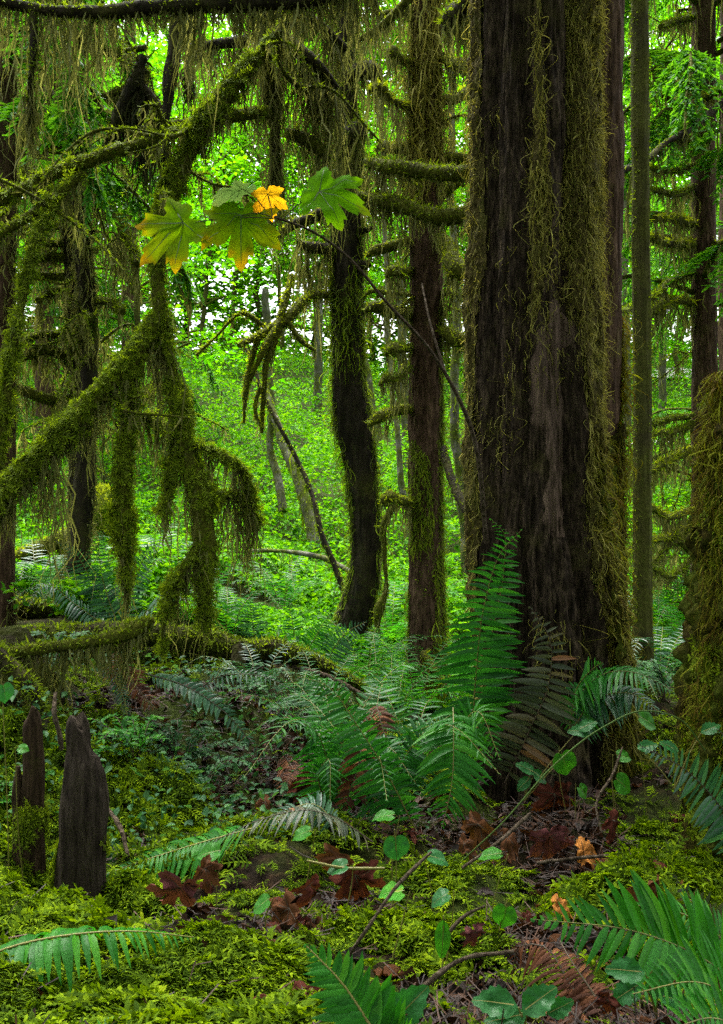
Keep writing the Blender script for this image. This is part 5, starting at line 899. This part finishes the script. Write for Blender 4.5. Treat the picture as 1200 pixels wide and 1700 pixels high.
# ------------------------------------------------------------------ fallen maple leaves, twigs
for px, py, sz, Y, nv, ax, mt, lab, curl in [
    (298, 1472, 92, 2.0, (.5, -.7, .6), px_dir(-.4, .9), 'dead_purple', 'wet purple fallen maple leaf crumpled in the moss left of centre', .35), (340, 1440, 60, 2.1, (-.3, -.5, .8), px_dir(.8, .5), 'dead_brown', 'brown fallen leaf tucked behind the purple crumpled one', .3),
    (475, 1505, 92, 1.95, (-.3, -.6, .8), px_dir(-.7, .6), 'dead_brown', 'rusty fallen maple leaf with a pale midrib, in the mossy middle', .4), (520, 1470, 70, 2.0, (.8, -.5, .4), px_dir(.2, 1), 'dead_red', 'dark upright dead leaf folded beside the rusty leaf', .6),
    (590, 1455, 100, 2.15, (0, -1, .3), px_dir(.3, 1), 'dead_red', 'dark red brown curled leaf standing in the hollow, centre', .4), (560, 1425, 70, 2.2, (.2, -.9, .4), px_dir(-.5, .8), 'dead_brown', 'brown curled leaf behind the dark red one', .5),
    (912, 1388, 86, 2.6, (.1, -.7, .7), px_dir(.1, 1), 'dead_purple', 'shiny purple fallen maple leaf on the litter before the broadest trunk', .2), (968, 1412, 62, 2.55, (.1, -.6, .8), px_dir(1, .2), 'dead_orange', 'orange fallen leaf right beside the shiny purple one', .3),
    (918, 1315, 84, 2.9, (0, -.9, .5), px_dir(.1, .9), 'dead_red', 'dark red fallen leaf leaning at the foot of the broadest trunk', .3), (1015, 1362, 60, 2.65, (.3, -.6, .7), px_dir(.4, .6), 'dead_red', 'red brown leaf right of the pale twig', .3),
    (795, 1368, 74, 2.6, (-.1, -.6, .7), px_dir(-.4, .6), 'dead_brown', 'brown fallen leaf right below the glossy bright fern', .4), (840, 1392, 60, 2.6, (.2, -.4, .9), px_dir(.6, .3), 'dead_brown', 'dull brown leaf left of the shiny purple one', .3),
    (785, 1546, 50, 1.75, (.1, -.7, .7), px_dir(.3, .9), 'dead_purple', 'small pinkish dead leaf right of the long hanging leaf', .2), (925, 1502, 50, 1.95, (0, -.5, .8), px_dir(1, .1), 'dead_orange', 'orange brown scrap of leaf above the corner fern tip', .4),
    (1075, 1478, 84, 2.0, (0, -.7, .6), px_dir(.2, .9), 'dead_brown', 'rust coloured leaf heap left of the older frond at right', .6), (498, 1300, 60, 3.1, (0, -.6, .8), px_dir(.5, .6), 'dead_red', 'dark dead leaf on the hollow litter left of the centre ferns', .3),
    (440, 1330, 44, 2.9, (.2, -.4, .9), px_dir(-.7, .4), 'dead_brown', 'brown leaf at the hollow edge above the arched frond', .3), (770, 1402, 46, 2.4, (0, -.5, .8), px_dir(.9, .2), 'dead_brown', 'small brown leaf at the base of the arching cane', .3),
    (1010, 1660, 50, 1.5, (0, -.5, .8), px_dir(-.3, .8), 'dead_red', 'dark leaf under the rusty fern', .3), (345, 1560, 50, 1.6, (0, -.5, .8), px_dir(.8, .3), 'dead_brown', 'brown leaf near the tip of the wet left frond', .4)]:
    c = P(px, py, Y); c[2] = max(c[2], Hs(c[0], c[1]) + .012) if mt != 'x' else c[2]
    m_ = MB(); blade(m_, 'maple', c, ax, nv, sz / F * Y * .68, .16, .4, curl * 1.6, wav=.34, vein=1)
    cc_ = c; single('fallen_leaf', m_, [M[mt], M['rachis_dark']], c, lab, 'leaf', 'fallen maple leaves')
pool = []
for mt in ('dead_brown', 'dead_red', 'dead_orange'):
    m_ = MB(); blade(m_, 'maple', np.zeros(3), np.array([1., 0, 0]), np.array([0, 0, 1.]), .05 if mt != 'dead_orange' else .035, .2, .4, .5, wav=.35, vein=1)
    o = single('fallen_leaf', m_, [M[mt], M['rachis_dark']], np.zeros(3), 'small curled brown fallen leaf among the litter and moss, one of many alike', 'leaf', 'small fallen leaves'); pool.append(o)
for i in range(54):
    px, py = U(250, 1150), U(1250, 1690); Yq = np.interp(py, [1250, 1400, 1550, 1700], [3.5, 2.45, 1.8, 1.35]); c = P(px, py, Yq); o = pool[i % 3 if i < 4 else i % 2]
    if i >= 3: o = o.copy(); COL.objects.link(o)
    o.location = (c[0], c[1], Hs(c[0], c[1]) + .018); o.rotation_euler = (U(-.6, .6), U(-.6, .6), U(0, 6.28)); k_ = U(.6, 1.25); o.scale = (k_, k_, k_)
for pts, lab, mt in [
    ([(560, 1612, 1.75, 3), (610, 1540, 1.75, 3), (660, 1470, 1.8, 3), (715, 1415, 1.85, 2.5)], 'dark bare twig slanting up through the heart leaves, centre', 'twig'), ([(640, 1690, 1.5, 4), (700, 1640, 1.52, 4.5), (760, 1595, 1.55, 4), (850, 1580, 1.6, 3)], 'brown branching twig across the bottom soil', 'twig'),
    ([(745, 1545, 1.75, 3), (770, 1520, 1.75, 3), (802, 1505, 1.75, 2.5)], 'short pale broken twig right of the long hanging leaf', 'twig'), ([(890, 1432, 2.5, 3), (950, 1424, 2.5, 3), (1015, 1420, 2.5, 3)], 'dark twig lying under the orange leaf', 'twig'),
    ([(1035, 1240, 2.7, 1.5), (1018, 1285, 2.65, 2.6), (990, 1335, 2.6, 2.2), (998, 1380, 2.55, 1.2)], 'pale crooked twig on the right slope', 'twig'), ([(770, 1440, 2.3, 2.5), (820, 1405, 2.35, 3), (880, 1350, 2.45, 3)], 'grey twig curving before the brown leaves', 'twig'),
    ([(510, 1430, 2.1, 2), (570, 1443, 2.1, 2.5), (640, 1444, 2.1, 2.5)], 'pale straight stalk under the flat heart leaf', 'rachis'), ([(180, 1340, 2.6, 3), (205, 1380, 2.5, 4), (215, 1420, 2.45, 3)], 'grey root twig right of the grey snag', 'twig'),
    ([(480, 1105, 4.5, 3), (560, 1130, 4.3, 4), (620, 1165, 4.2, 3), (650, 1185, 4.1, 2)], 'dark stick running down from the log end', 'twig')]:
    q = np.array([list(P(a_, b_, c_)) + [r_ / F * c_] for a_, b_, c_, r_ in pts]); single('twig', Tube(q, seg=7, step=.012, bump=.25, freq=60, px=False, wob=.006).mesh(MB()), M[mt], q[0, :3], lab, 'twig', 'twigs')

# ------------------------------------------------------------------ leafy shrubs on the left bank
def shrub(px, py, Y, n, hgt, sp_, lsz, lab, mt='shrub', seed=0):
    b = P(px, py, Y); b[2] = Hs(b[0], b[1]) - .01; r = thing('huckleberry', b, lab, 'shrub', 'small leaved shrubs on the left bank'); lm = MB(); smb = MB()
    for k in range(n):
        az = U(0, 6.28); d = np.array([math.cos(az), math.sin(az) * .7, 0]); L = sp_ * U(.4, 1.1); hh = hgt * U(.5, 1.1)
        q = np.array([b + d * .02, b + d * L * .35 + np.array([0, 0, hh * .6]), b + d * L * .75 + np.array([0, 0, hh * .95]), b + d * L * 1.15 + np.array([0, 0, hh * .85])])
        tb = Tube(np.concatenate([q, [[.0025], [.002], [.0014], [.0008]]], 1), seg=5, step=.03, bump=0, px=False, wob=.02, seed=seed + k); tb.mesh(smb)
        u = np.linspace(.3, 1, 26); c, T, _ = tb.at(u); sg = np.where(np.arange(26) % 2, 1, -1)[:, None]
        sd = nrm(np.cross(T, np.array([0, 0, 1.])) * sg + T * .4 + rng.normal(0, .25, (26, 3)))
        for j in range(26):
            blade(lm, 'oval', c[j] + sd[j] * lsz * .5, sd[j], np.array([0, -.35, 1.]) + rng.normal(0, .3, 3), lsz * U(.7, 1.2), .2, .3)
    part('stems', smb, M['rachis_dark'], r); part('foliage', lm, M[mt], r)
shrub(300, 1215, 3.45, 14, .20, .22, .030, 'small leaved shrub under the hanging moss tips, left bank', 'shrub', 1)
shrub(225, 1290, 3.1, 14, .16, .20, .026, 'low bright leaved shrub right behind the grey snag', 'herb', 2)
shrub(330, 1300, 3.2, 10, .14, .18, .026, 'low shrub on the lip of the dark hollow', 'shrub', 3)
shrub(480, 1140, 4.0, 12, .18, .24, .032, 'blue green leaved shrub beneath the log end', 'shrub', 4)
shrub(90, 1120, 3.9, 10, .2, .22, .03, 'leafy sprigs growing over the rotten log at left', 'shrub', 5)
shrub(400, 1120, 4.15, 10, .16, .24, .03, 'leafy sprigs before the log middle', 'shrub', 6)
shrub(40, 1260, 2.8, 10, .10, .16, .022, 'bright low leaves behind the brown snag', 'herb', 7)
shrub(1110, 1180, 4.2, 10, .22, .25, .036, 'small leaved shrub between the pole trunk and the golden mossy trunk', 'shrub', 8)

# ------------------------------------------------------------------ carpet moss (nobody could count it)
SOIL = [(985, 1425, 2.6, .26), (900, 1545, 1.9, .17), (800, 1610, 1.6, .16), (1000, 1660, 1.5, .18), (860, 1370, 2.8, .26), (930, 1310, 3.1, .2), (500, 1300, 3.3, .36), (400, 1260, 3.6, .3), (330, 1190, 3.7, .35), (560, 1450, 2.2, .13), (300, 1480, 2.05, .08), (480, 1500, 1.98, .10), (760, 1640, 1.45, .13), (690, 1600, 1.6, .07), (200, 1400, 2.6, .14), (900, 1640, 1.55, .15), (620, 1330, 3.0, .3), (760, 1340, 2.9, .2)]
SW = [(P(a_, b_, c_)[:2], r_) for a_, b_, c_, r_ in SOIL]
def soilness(x, y):
    v = np.full(x.shape, -1.)
    for c, r_ in SW: v = np.maximum(v, 1 - np.hypot(x - c[0], y - c[1]) / r_)
    return v + .35 * noise2(x * 7, y * 7, 51) + .2 * noise2(x * 19, y * 19, 52)
def ground_points(n, y0, y1, xw, pw=1.0):
    v = U(0, 1, n); y = (y0 ** (1 - pw) + v * (y1 ** (1 - pw) - y0 ** (1 - pw))) ** (1 / (1 - pw)) if pw != 1 else y0 * (y1 / y0) ** v
    x = U(-1, 1, n) * (xw * y + .25); return x, y
def gnormal(x, y):
    e_ = .012; z = H(x, y); return z, nrm(np.stack([-(H(x + e_, y) - z) / e_, -(H(x, y + e_) - z) / e_, np.ones_like(z)], -1))
x, y = ground_points(90000, .95, 4.7, .46, 1.5); sn = soilness(x, y); cl_ = noise2(x * 3.1, y * 3.1, 53)
crease = np.minimum(np.abs(noise2(x * 3.1, y * 3.6, 1)) / .09, np.abs(noise2(x * 7.5, y * 8, 2)) / .05 + .3)
k = (U(0, 1, len(x)) < np.clip(.62 - sn * 3.2, .015, 1)) & (U(.1, 1, len(x)) < crease) & (U(0, 1, len(x)) < np.clip(1.0 + cl_ * 2.2 + 1.7 * noise2(x * 9, y * 9, 56) - np.maximum(y - 3.1, 0) * .25 * (x > 0) + .9 * ((x < -.75) & (y < 3.4)) + .6 * ((x > .7) & (y < 3.3)), .05, 1)); x, y = x[k], y[k]
z, nn = gnormal(x, y); m_ = MB(); hs = .5 + .5 * noise2(x * 6, y * 6, 54) + .1
p = np.stack([x, y, z + .004 + .02 * np.maximum(noise2(x * 13, y * 13, 55), -.2) + U(0, .012, len(x))], -1)
kk = hs > .62
sprigs(m_, p[~kk], nn[~kk], .040); sprigs(m_, p[kk], nn[kk], .056)
tag(m_.build('moss', M['moss_near']), 'bright feathery moss carpeting the near ground', 'moss', None, 'stuff')
# litter: scraps of leaf, needles, stalks
x, y = ground_points(30000, 1.0, 5.5, .46, 1.3); sn = soilness(x, y); k = U(0, 1, len(x)) < np.clip(.5 + sn * 2 + np.clip(y - 2.8, 0, 1), .05, 1); x, y = x[k], y[k]
m_ = MB(); p = np.stack([x, y, H(x, y) + U(.002, .014, len(x))], -1); h_ = len(p) // 2
leaves(m_, p[:h_], .045, .55, .5, .7); leaves(m_, p[h_:], .03, .6, .5, .35)
d = nrm(rng.normal(0, 1, (len(p), 3)) * np.array([1, 1, .25])); L = .06 * U(.3, 1.4, (len(p), 1, 1)); tt = np.linspace(-1, 1, 4)[None, :, None]
m_.ribbons(p[:, None] + d[:, None] * L * tt + rng.normal(0, .004, (len(p), 4, 3)), np.full((len(p), 4), .0022), nrm(np.cross(d, np.array([0, -.5, 1.]))))
tag(m_.build('litter', M['litter']), 'brown scraps of leaf and stalk strewn on the dark soil', 'litter', None, 'stuff')
# low creeping leaves near the bank
x, y = ground_points(8000, 2.6, 6.5, .48, 1.2); k = (noise2(x * 2.2, y * 2.2, 57) > .0) & ((x < .25) | (y > 4)); x, y = x[k], y[k]; m_ = MB()
p = np.stack([x, y, H(x, y) + U(.01, .13, len(x))], -1); leaves(m_, p, .030, .5, .25, .6)
tag(m_.build('ground_cover', M['shrub']), 'small creeping leaves on the shaded bank', 'ground cover', None, 'stuff')

# ------------------------------------------------------------------ green undergrowth of the slope behind
x, y = ground_points(190000, 5.0, 36, .5, 1.15)
k = (noise2(x * .9, y * .9, 58) + .6 * noise2(x * 2.1, y * 2.1, 59) > -.5) ; x, y = x[k], y[k]
hh = (.2 + .85 * np.maximum(noise2(x * .55, y * .55, 60), 0) + .6 * np.maximum(noise2(x * 1.6, y * 1.6, 61), 0)) * np.clip((y - 3.5) / 6, .25, 1.3)
p = np.stack([x, y, H(x, y) + hh * (1 - U(0, 1, len(x)) ** 2.2 * .75)], -1); m_ = MB()
leaves(m_, p, (.05 + .0016 * np.maximum(y - 5, 0))[:, None], .42, .3, .62)
tag(m_.build('undergrowth', M['under']), 'bright green leafy undergrowth covering the hillside', 'undergrowth', None, 'stuff')

# ------------------------------------------------------------------ trees beyond
def spray_crown(m_, ctr, rad, nper, lsize, flat=.10, tilt=.3):
    c = np.repeat(ctr, nper, 0); r = np.repeat(rad, nper)[:, None]; az = U(0, 6.283, len(c)); q = np.sqrt(U(0, 1, len(c)))
    sl = np.repeat(rng.normal(0, .22, (len(ctr), 2)), nper, 0)
    o = np.stack([np.cos(az) * q, np.sin(az) * q, 0 * q], -1); o[:, 2] = (o[:, :2] * sl).sum(1) - .25 * q ** 2 + rng.normal(0, flat, len(c))
    leaves(m_, c + o * r, lsize, tilt, .3, .8)
def make_broadleaf(seed, hgt, lean, z0, crad, nsp, label, group, bark='bark_pole', mt='maple_far', lsz=.075, nper=95, rb=.055):
    global rng
    r0 = rng; rng = np.random.default_rng(seed)
    r = thing('broadleaf_tree', (0, 0, 0), label, 'tree', group)
    pts = [(0, 0, -.4, rb * 1.2), (lean * .15, .1, hgt * .25, rb), (lean * .5, -.1, hgt * .55, rb * .8), (lean, .1, hgt, rb * .3)]
    tb = Tube(pts, seg=12, step=.12, bump=.12, freq=8, px=False, seed=seed, wob=.06); part('trunk', tb.mesh(MB()), M[bark], r)
    cr = MB(); br = MB(); ctr = []; rad = []
    for k in range(nsp):
        zz = z0 + (hgt - z0) * rng.uniform(0, 1) ** .9; az = rng.uniform(0, 6.283); d = crad * rng.uniform(.15, 1) ** .7 * (1 - .35 * (zz - z0) / (hgt - z0))
        t0 = np.array([np.interp(zz * .85, [0, hgt * .25, hgt * .55, hgt], [0, lean * .15, lean * .5, lean]), 0, zz * .85]); c = t0 + np.array([math.cos(az) * d, math.sin(az) * d, zz * .15])
        ctr.append(c); rad.append(rng.uniform(.35, .85))
        if k % 2 == 0: Tube([list(t0) + [.022], list((t0 + c) / 2 + np.array([0, 0, .12])) + [.015], list(c) + [.006]], seg=5, step=.25, bump=.1, px=False, seed=k, wob=.05).mesh(br)
    spray_crown(cr, np.array(ctr), np.array(rad), nper, lsz); part('branches', br, M['bark_moss'], r); part('crown', cr, M[mt], r)
    rng = r0; return r
def conifer_boughs(r, z0, hgt, nb, blen, rb, mt='hemlock', o=(0, 0, 0), a0=0, a1=6.283):
    o = np.array(o, float)
    br = MB(); nd = MB(); hm = MB()
    for k in range(nb):
        zz = z0 + (hgt - z0) * (k + rng.uniform(0, 1)) / nb; az = rng.uniform(a0, a1); L = blen * rng.uniform(.6, 1.15); d = np.array([math.cos(az), math.sin(az), 0])
        q = [np.array([0, 0, zz]) + d * rb * .7, np.array([0, 0, zz + .1]) + d * L * .4, np.array([0, 0, zz - .12 * L]) + d * L * .75, np.array([0, 0, zz - .5 * L]) + d * L]
        q = [a_ + o for a_ in q]; tb = Tube([list(a_) + [r_] for a_, r_ in zip(q, (.022, .016, .010, .004))], seg=5, step=.12, bump=.1, px=False, seed=k, wob=.04); tb.mesh(br)
        hang(hm, tb, int(60 * L), .35, .010, seed=k, K=5)
        nt = int(26 * L); u = rng.uniform(.12, 1, nt); c, T, _ = tb.at(u); sg = np.where(rng.uniform(0, 1, nt) < .5, 1, -1)[:, None]
        sdv = nrm(np.cross(T, np.array([0, 0, 1.])) * sg * rng.uniform(.5, 1.2, (nt, 1)) + T * .7 + np.array([0, 0, -.35])); tl_ = .42 * rng.uniform(.4, 1.1, nt) * (1.15 - u * .6)
        for j in range(3):      # needles along every drooping twig
            ns = 13; s_ = np.linspace(.05, 1, ns)[None, :, None]
            c2 = c[:, None] + sdv[:, None] * tl_[:, None, None] * s_ + np.array([0, 0, -1.]) * (tl_[:, None, None] * .45 * s_ ** 2); c2 = c2.reshape(-1, 3)
            nn_ = nrm(np.cross(np.repeat(sdv, ns, 0), np.array([0, 0, 1.])) * (1 if j != 1 else -1) + np.repeat(sdv, ns, 0) * .5 + rng.normal(0, .3, (len(c2), 3)) + np.array([0, 0, -.25]))
            l = .055 * rng.uniform(.6, 1.2, len(c2))[:, None]
            nd.ribbons(np.stack([c2, c2 + nn_ * l], 1), np.array([[.018, .008]]) + np.zeros((len(c2), 1)), nrm(np.cross(nn_, np.array([0, 0, 1.]) + rng.normal(0, .4, (len(c2), 3)))))
    part('branches', br, M['bark_moss'], r); part('crown', nd, M[mt], r); part('hanging_moss', hm, M['moss_hang'], r)
def make_hemlock(seed, hgt, z0, label, group, blen=1.7, nb=34, mt='hemlock', rb=.13):
    global rng
    r0 = rng; rng = np.random.default_rng(seed)
    r = thing('hemlock_tree', (0, 0, 0), label, 'tree', group)
    part('trunk', Tube([(0, 0, -.5, rb * 1.2), (0, 0, hgt * .4, rb), (.05, 0, hgt, rb * .45)], seg=14, step=.12, bump=.1, freq=9, zs=.4, px=False, seed=seed).mesh(MB()), M['bark_red'], r)
    conifer_boughs(r, z0, hgt, nb, blen, rb, mt)
    rng = r0; return r
def place(o, x, y, rz=0, s_=1., used=[]):
    c = o if o.name not in used else copy_tree(o)
    used.append(o.name); c.location = (x, y, Hs(x, y)); c.rotation_euler = (0, 0, rz); c.scale = (s_, s_, s_); return c
G1 = 'leafy maples beyond the trunks'; G2 = 'hemlocks beyond the trunks'
bA = make_broadleaf(1, 7.5, .8, 1.7, 2.1, 70, 'slender leafy maple on the bright slope beyond the dark trunks, one of many alike', G1)
bB = make_broadleaf(2, 9.5, -1.0, 2.6, 2.5, 90, 'slender leafy maple on the bright slope beyond the dark trunks, one of many alike', G1)
bC = make_broadleaf(3, 5.2, 1.4, 1.2, 1.8, 55, 'slender leafy maple on the bright slope beyond the dark trunks, one of many alike', G1, rb=.045)
for i, (px, Y, pr, s_) in enumerate([(330, 27, bA, 1.3), (655, 24, bA, 1.2), (770, 26, bB, 1.1), (470, 31, bB, 1.2), (150, 21, bB, 1.2), (20, 18, bA, 1.2), (860, 24, bB, 1.2), (1040, 22, bA, 1.2), (1120, 27, bB, 1.2), (1230, 19, bA, 1.1), (960, 29, bB, 1.3), (380, 34, bB, 1.4), (80, 30, bB, 1.3), (1250, 31, bB, 1.3), (262, 13.5, bC, 1.1), (-120, 24, bB, 1.2), (1340, 25, bB, 1.2), (700, 34, bB, 1.4), (560, 36, bB, 1.4), (430, 40, bB, 2.2), (520, 42, bB, 2.3), (620, 41, bB, 2.2), (310, 42, bB, 2.2), (740, 43, bB, 2.2), (960, 44, bB, 2.2), (1130, 42, bB, 2.2), (1080, 36, bA, 1.7), (210, 36, bA, 1.7)]):
    p = P(px, 0, Y); place(pr, p[0], p[1], i * 2.1, s_)
hA = make_hemlock(5, 13, .9, 'drooping hemlock hung with pale moss among the maples behind, one of several alike', G2)
hB = make_hemlock(6, 11, 1.6, 'drooping hemlock hung with pale moss among the maples behind, one of several alike', G2, 2.0, 40)
for i, (px, Y, pr, s_) in enumerate([(1215, 10, hA, 1), (1250, 13, hB, 1), (75, 13, hB, 1), (215, 17, hA, 1), (110, 20, hB, 1.2),  (930, 17, hA, 1.2), (-160, 15, hB, 1.3), (1350, 16, hA, 1.2)]):
    p = P(px, 0, Y); place(pr, p[0], p[1], i * 1.7, s_)

c_ = P(1168, 850, 6.5); conifer_boughs(rc, 2.7, 6.2, 26, 1.35, .09, 'hemlock', (c_[0], c_[1], 0), 2.2, 7.0)
c_ = P(5, 850, 5.2); conifer_boughs(le, 3.2, 5.5, 10, 1.2, .08, 'hemlock', (c_[0], c_[1], 0), -1.2, 2.2)
# thin alders one can tell apart
for i, (pts, bark, fz, lab) in enumerate([
    ([(440, 650, 9.5, 5), (470, 735, 9.2, 8), (500, 815, 9, 9), (520, 900, 8.8, 11), (528, 950, 8.7, 13)], 'bark_pale', 300, 'leaning mossy alder stub left of the bent trunk'),
    ([(400, 560, 7.5, 2.5), (455, 690, 7.3, 3.5), (500, 780, 7.2, 4), (540, 895, 7, 4.5), (572, 990, 6.9, 5.5)], 'bark_dark', 90, 'thin dark stem leaning toward the foot of the bent trunk'),
    ([(742, -300, 9, 4), (748, 0, 8.5, 5), (752, 400, 8.2, 6), (756, 560, 8.1, 7), (760, 780, 8, 8), (772, 900, 8, 9), (780, 1000, 8, 10)], 'bark_pale', 120, 'slim blotched alder between the reddish conifer and the broadest trunk'),
    ([(632, 150, 11, 3), (640, 420, 10.5, 4), (646, 600, 10.3, 4.5), (664, 760, 10, 5), (672, 860, 10, 6)], 'bark_pale', 60, 'thin pale alder seen just left of the reddish conifer'),
    ([(590, 480, 12, 5), (605, 600, 12, 6), (622, 720, 12, 8), (632, 800, 12, 9)], 'bark_pale', 60, 'leaning pale alder right beside the bent trunk'),
    ([(664, 450, 13, 7), (668, 600, 13, 8), (675, 720, 13, 9), (680, 800, 13, 10)], 'bark_pale', 40, 'pale alder partly hidden behind the reddish conifer'),
    ([(1036, 300, 12, 5), (1040, 560, 12, 6), (1042, 740, 12, 7), (1042, 860, 12, 8)], 'bark_pale', 40, 'pale alder seen left of the pole like trunk'),
    ([(1102, 420, 15, 5), (1100, 600, 15, 6), (1098, 760, 15, 7)], 'bark_pale', 30, 'faint pale alder right of the pole like trunk'),
    ([(440, 480, 16, 6), (446, 600, 16, 7), (452, 740, 16, 8)], 'bark_pale', 30, 'slim alder on the bright slope left of the bent trunk'),
    ([(530, 500, 19, 6), (528, 620, 19, 7), (526, 720, 19, 8)], 'bark_pale', 30, 'distant alder directly left of the bent trunk'),
    ([(452, 690, 9.4, 5), (448, 740, 9.4, 6), (462, 800, 9.3, 7), (470, 850, 9.2, 7)], 'bark_pale', 120, 'short pale alder stub beside the leaning mossy one')]):
    b = P(pts[-1][0], pts[-1][1], pts[-1][2]); r = thing('alder', b, lab, 'tree', 'thin alders')
    tb = Tube(pts, seg=12, step=.06, bump=.1, freq=9, seed=500 + i, wob=.02); o = part('trunk', tb.mesh(MB()), M[bark], r)
    m_ = MB(); fuzz(m_, tb, int(fz * tb.L * 3), .025, .008); hang(m_, tb, int(fz * tb.L), .15, .008, seed=i); part('moss_cover', m_, M['moss_limb'], o)
fp = thing('fallen_pole', P(545, 928, 7.2), 'thin pale dead pole lying level across the green slope', 'dead wood')
mossy_limb(fp, [(385, 918, 7.4, 3), (440, 914, 7.3, 3.5), (500, 918, 7.2, 4), (548, 930, 7.1, 5), (580, 948, 7.0, 4)], 'moss_bright', 'moss_hang', 'bark_pale', 200, .02, 60, .12, 'trunk', 520, wob=.01)

# the wood that closes the view
m_ = MB(); n = 4600; az = U(-.75, .75, n); Yd = U(38, 60, n); ctr = np.stack([np.tan(az) * Yd, Yd, 5.5 + 27 * U(0, 1, n) ** 1.5], -1)
spray_crown(m_, ctr, U(1.0, 2.4, n), 42, .34, .14); tag(m_.build('distant_woods', M['far']), 'far leafy woods closing the view', 'woods', None, 'stuff')

# unseen leaf masses added above the bank and behind the camera to block light
def add_shade_leaves(parent, n, x0, x1, y0, y1, z0, z1, sz=.16):
    m_ = MB(); c = np.stack([U(x0, x1, n), U(y0, y1, n), U(z0, z1, n)], -1); spray_crown(m_, c, U(.6, 1.2, n), 60, sz, .12); part('crown', m_, M['added_shade'], parent)
add_shade_leaves(big, 150, -4.5, 4.5, -2.5, 3.6, 5.6, 9.0); add_shade_leaves(vm, 260, -9, 9, -9, -3.2, 1.0, 9.5)  # vine maple call adds a leaf wall behind the camera, not its crown
for i, (x_, y_, pr) in enumerate([(-6, -5, hA), (-2.5, -7, hB), (1.5, -5.5, hA), (5, -7, hB), (8, -4, hA), (-9, -3, hB), (3, -9, hA)]): place(pr, x_, y_, i * 1.3, 1.0)  # unseen hemlocks added behind the camera to keep light off the trunk fronts
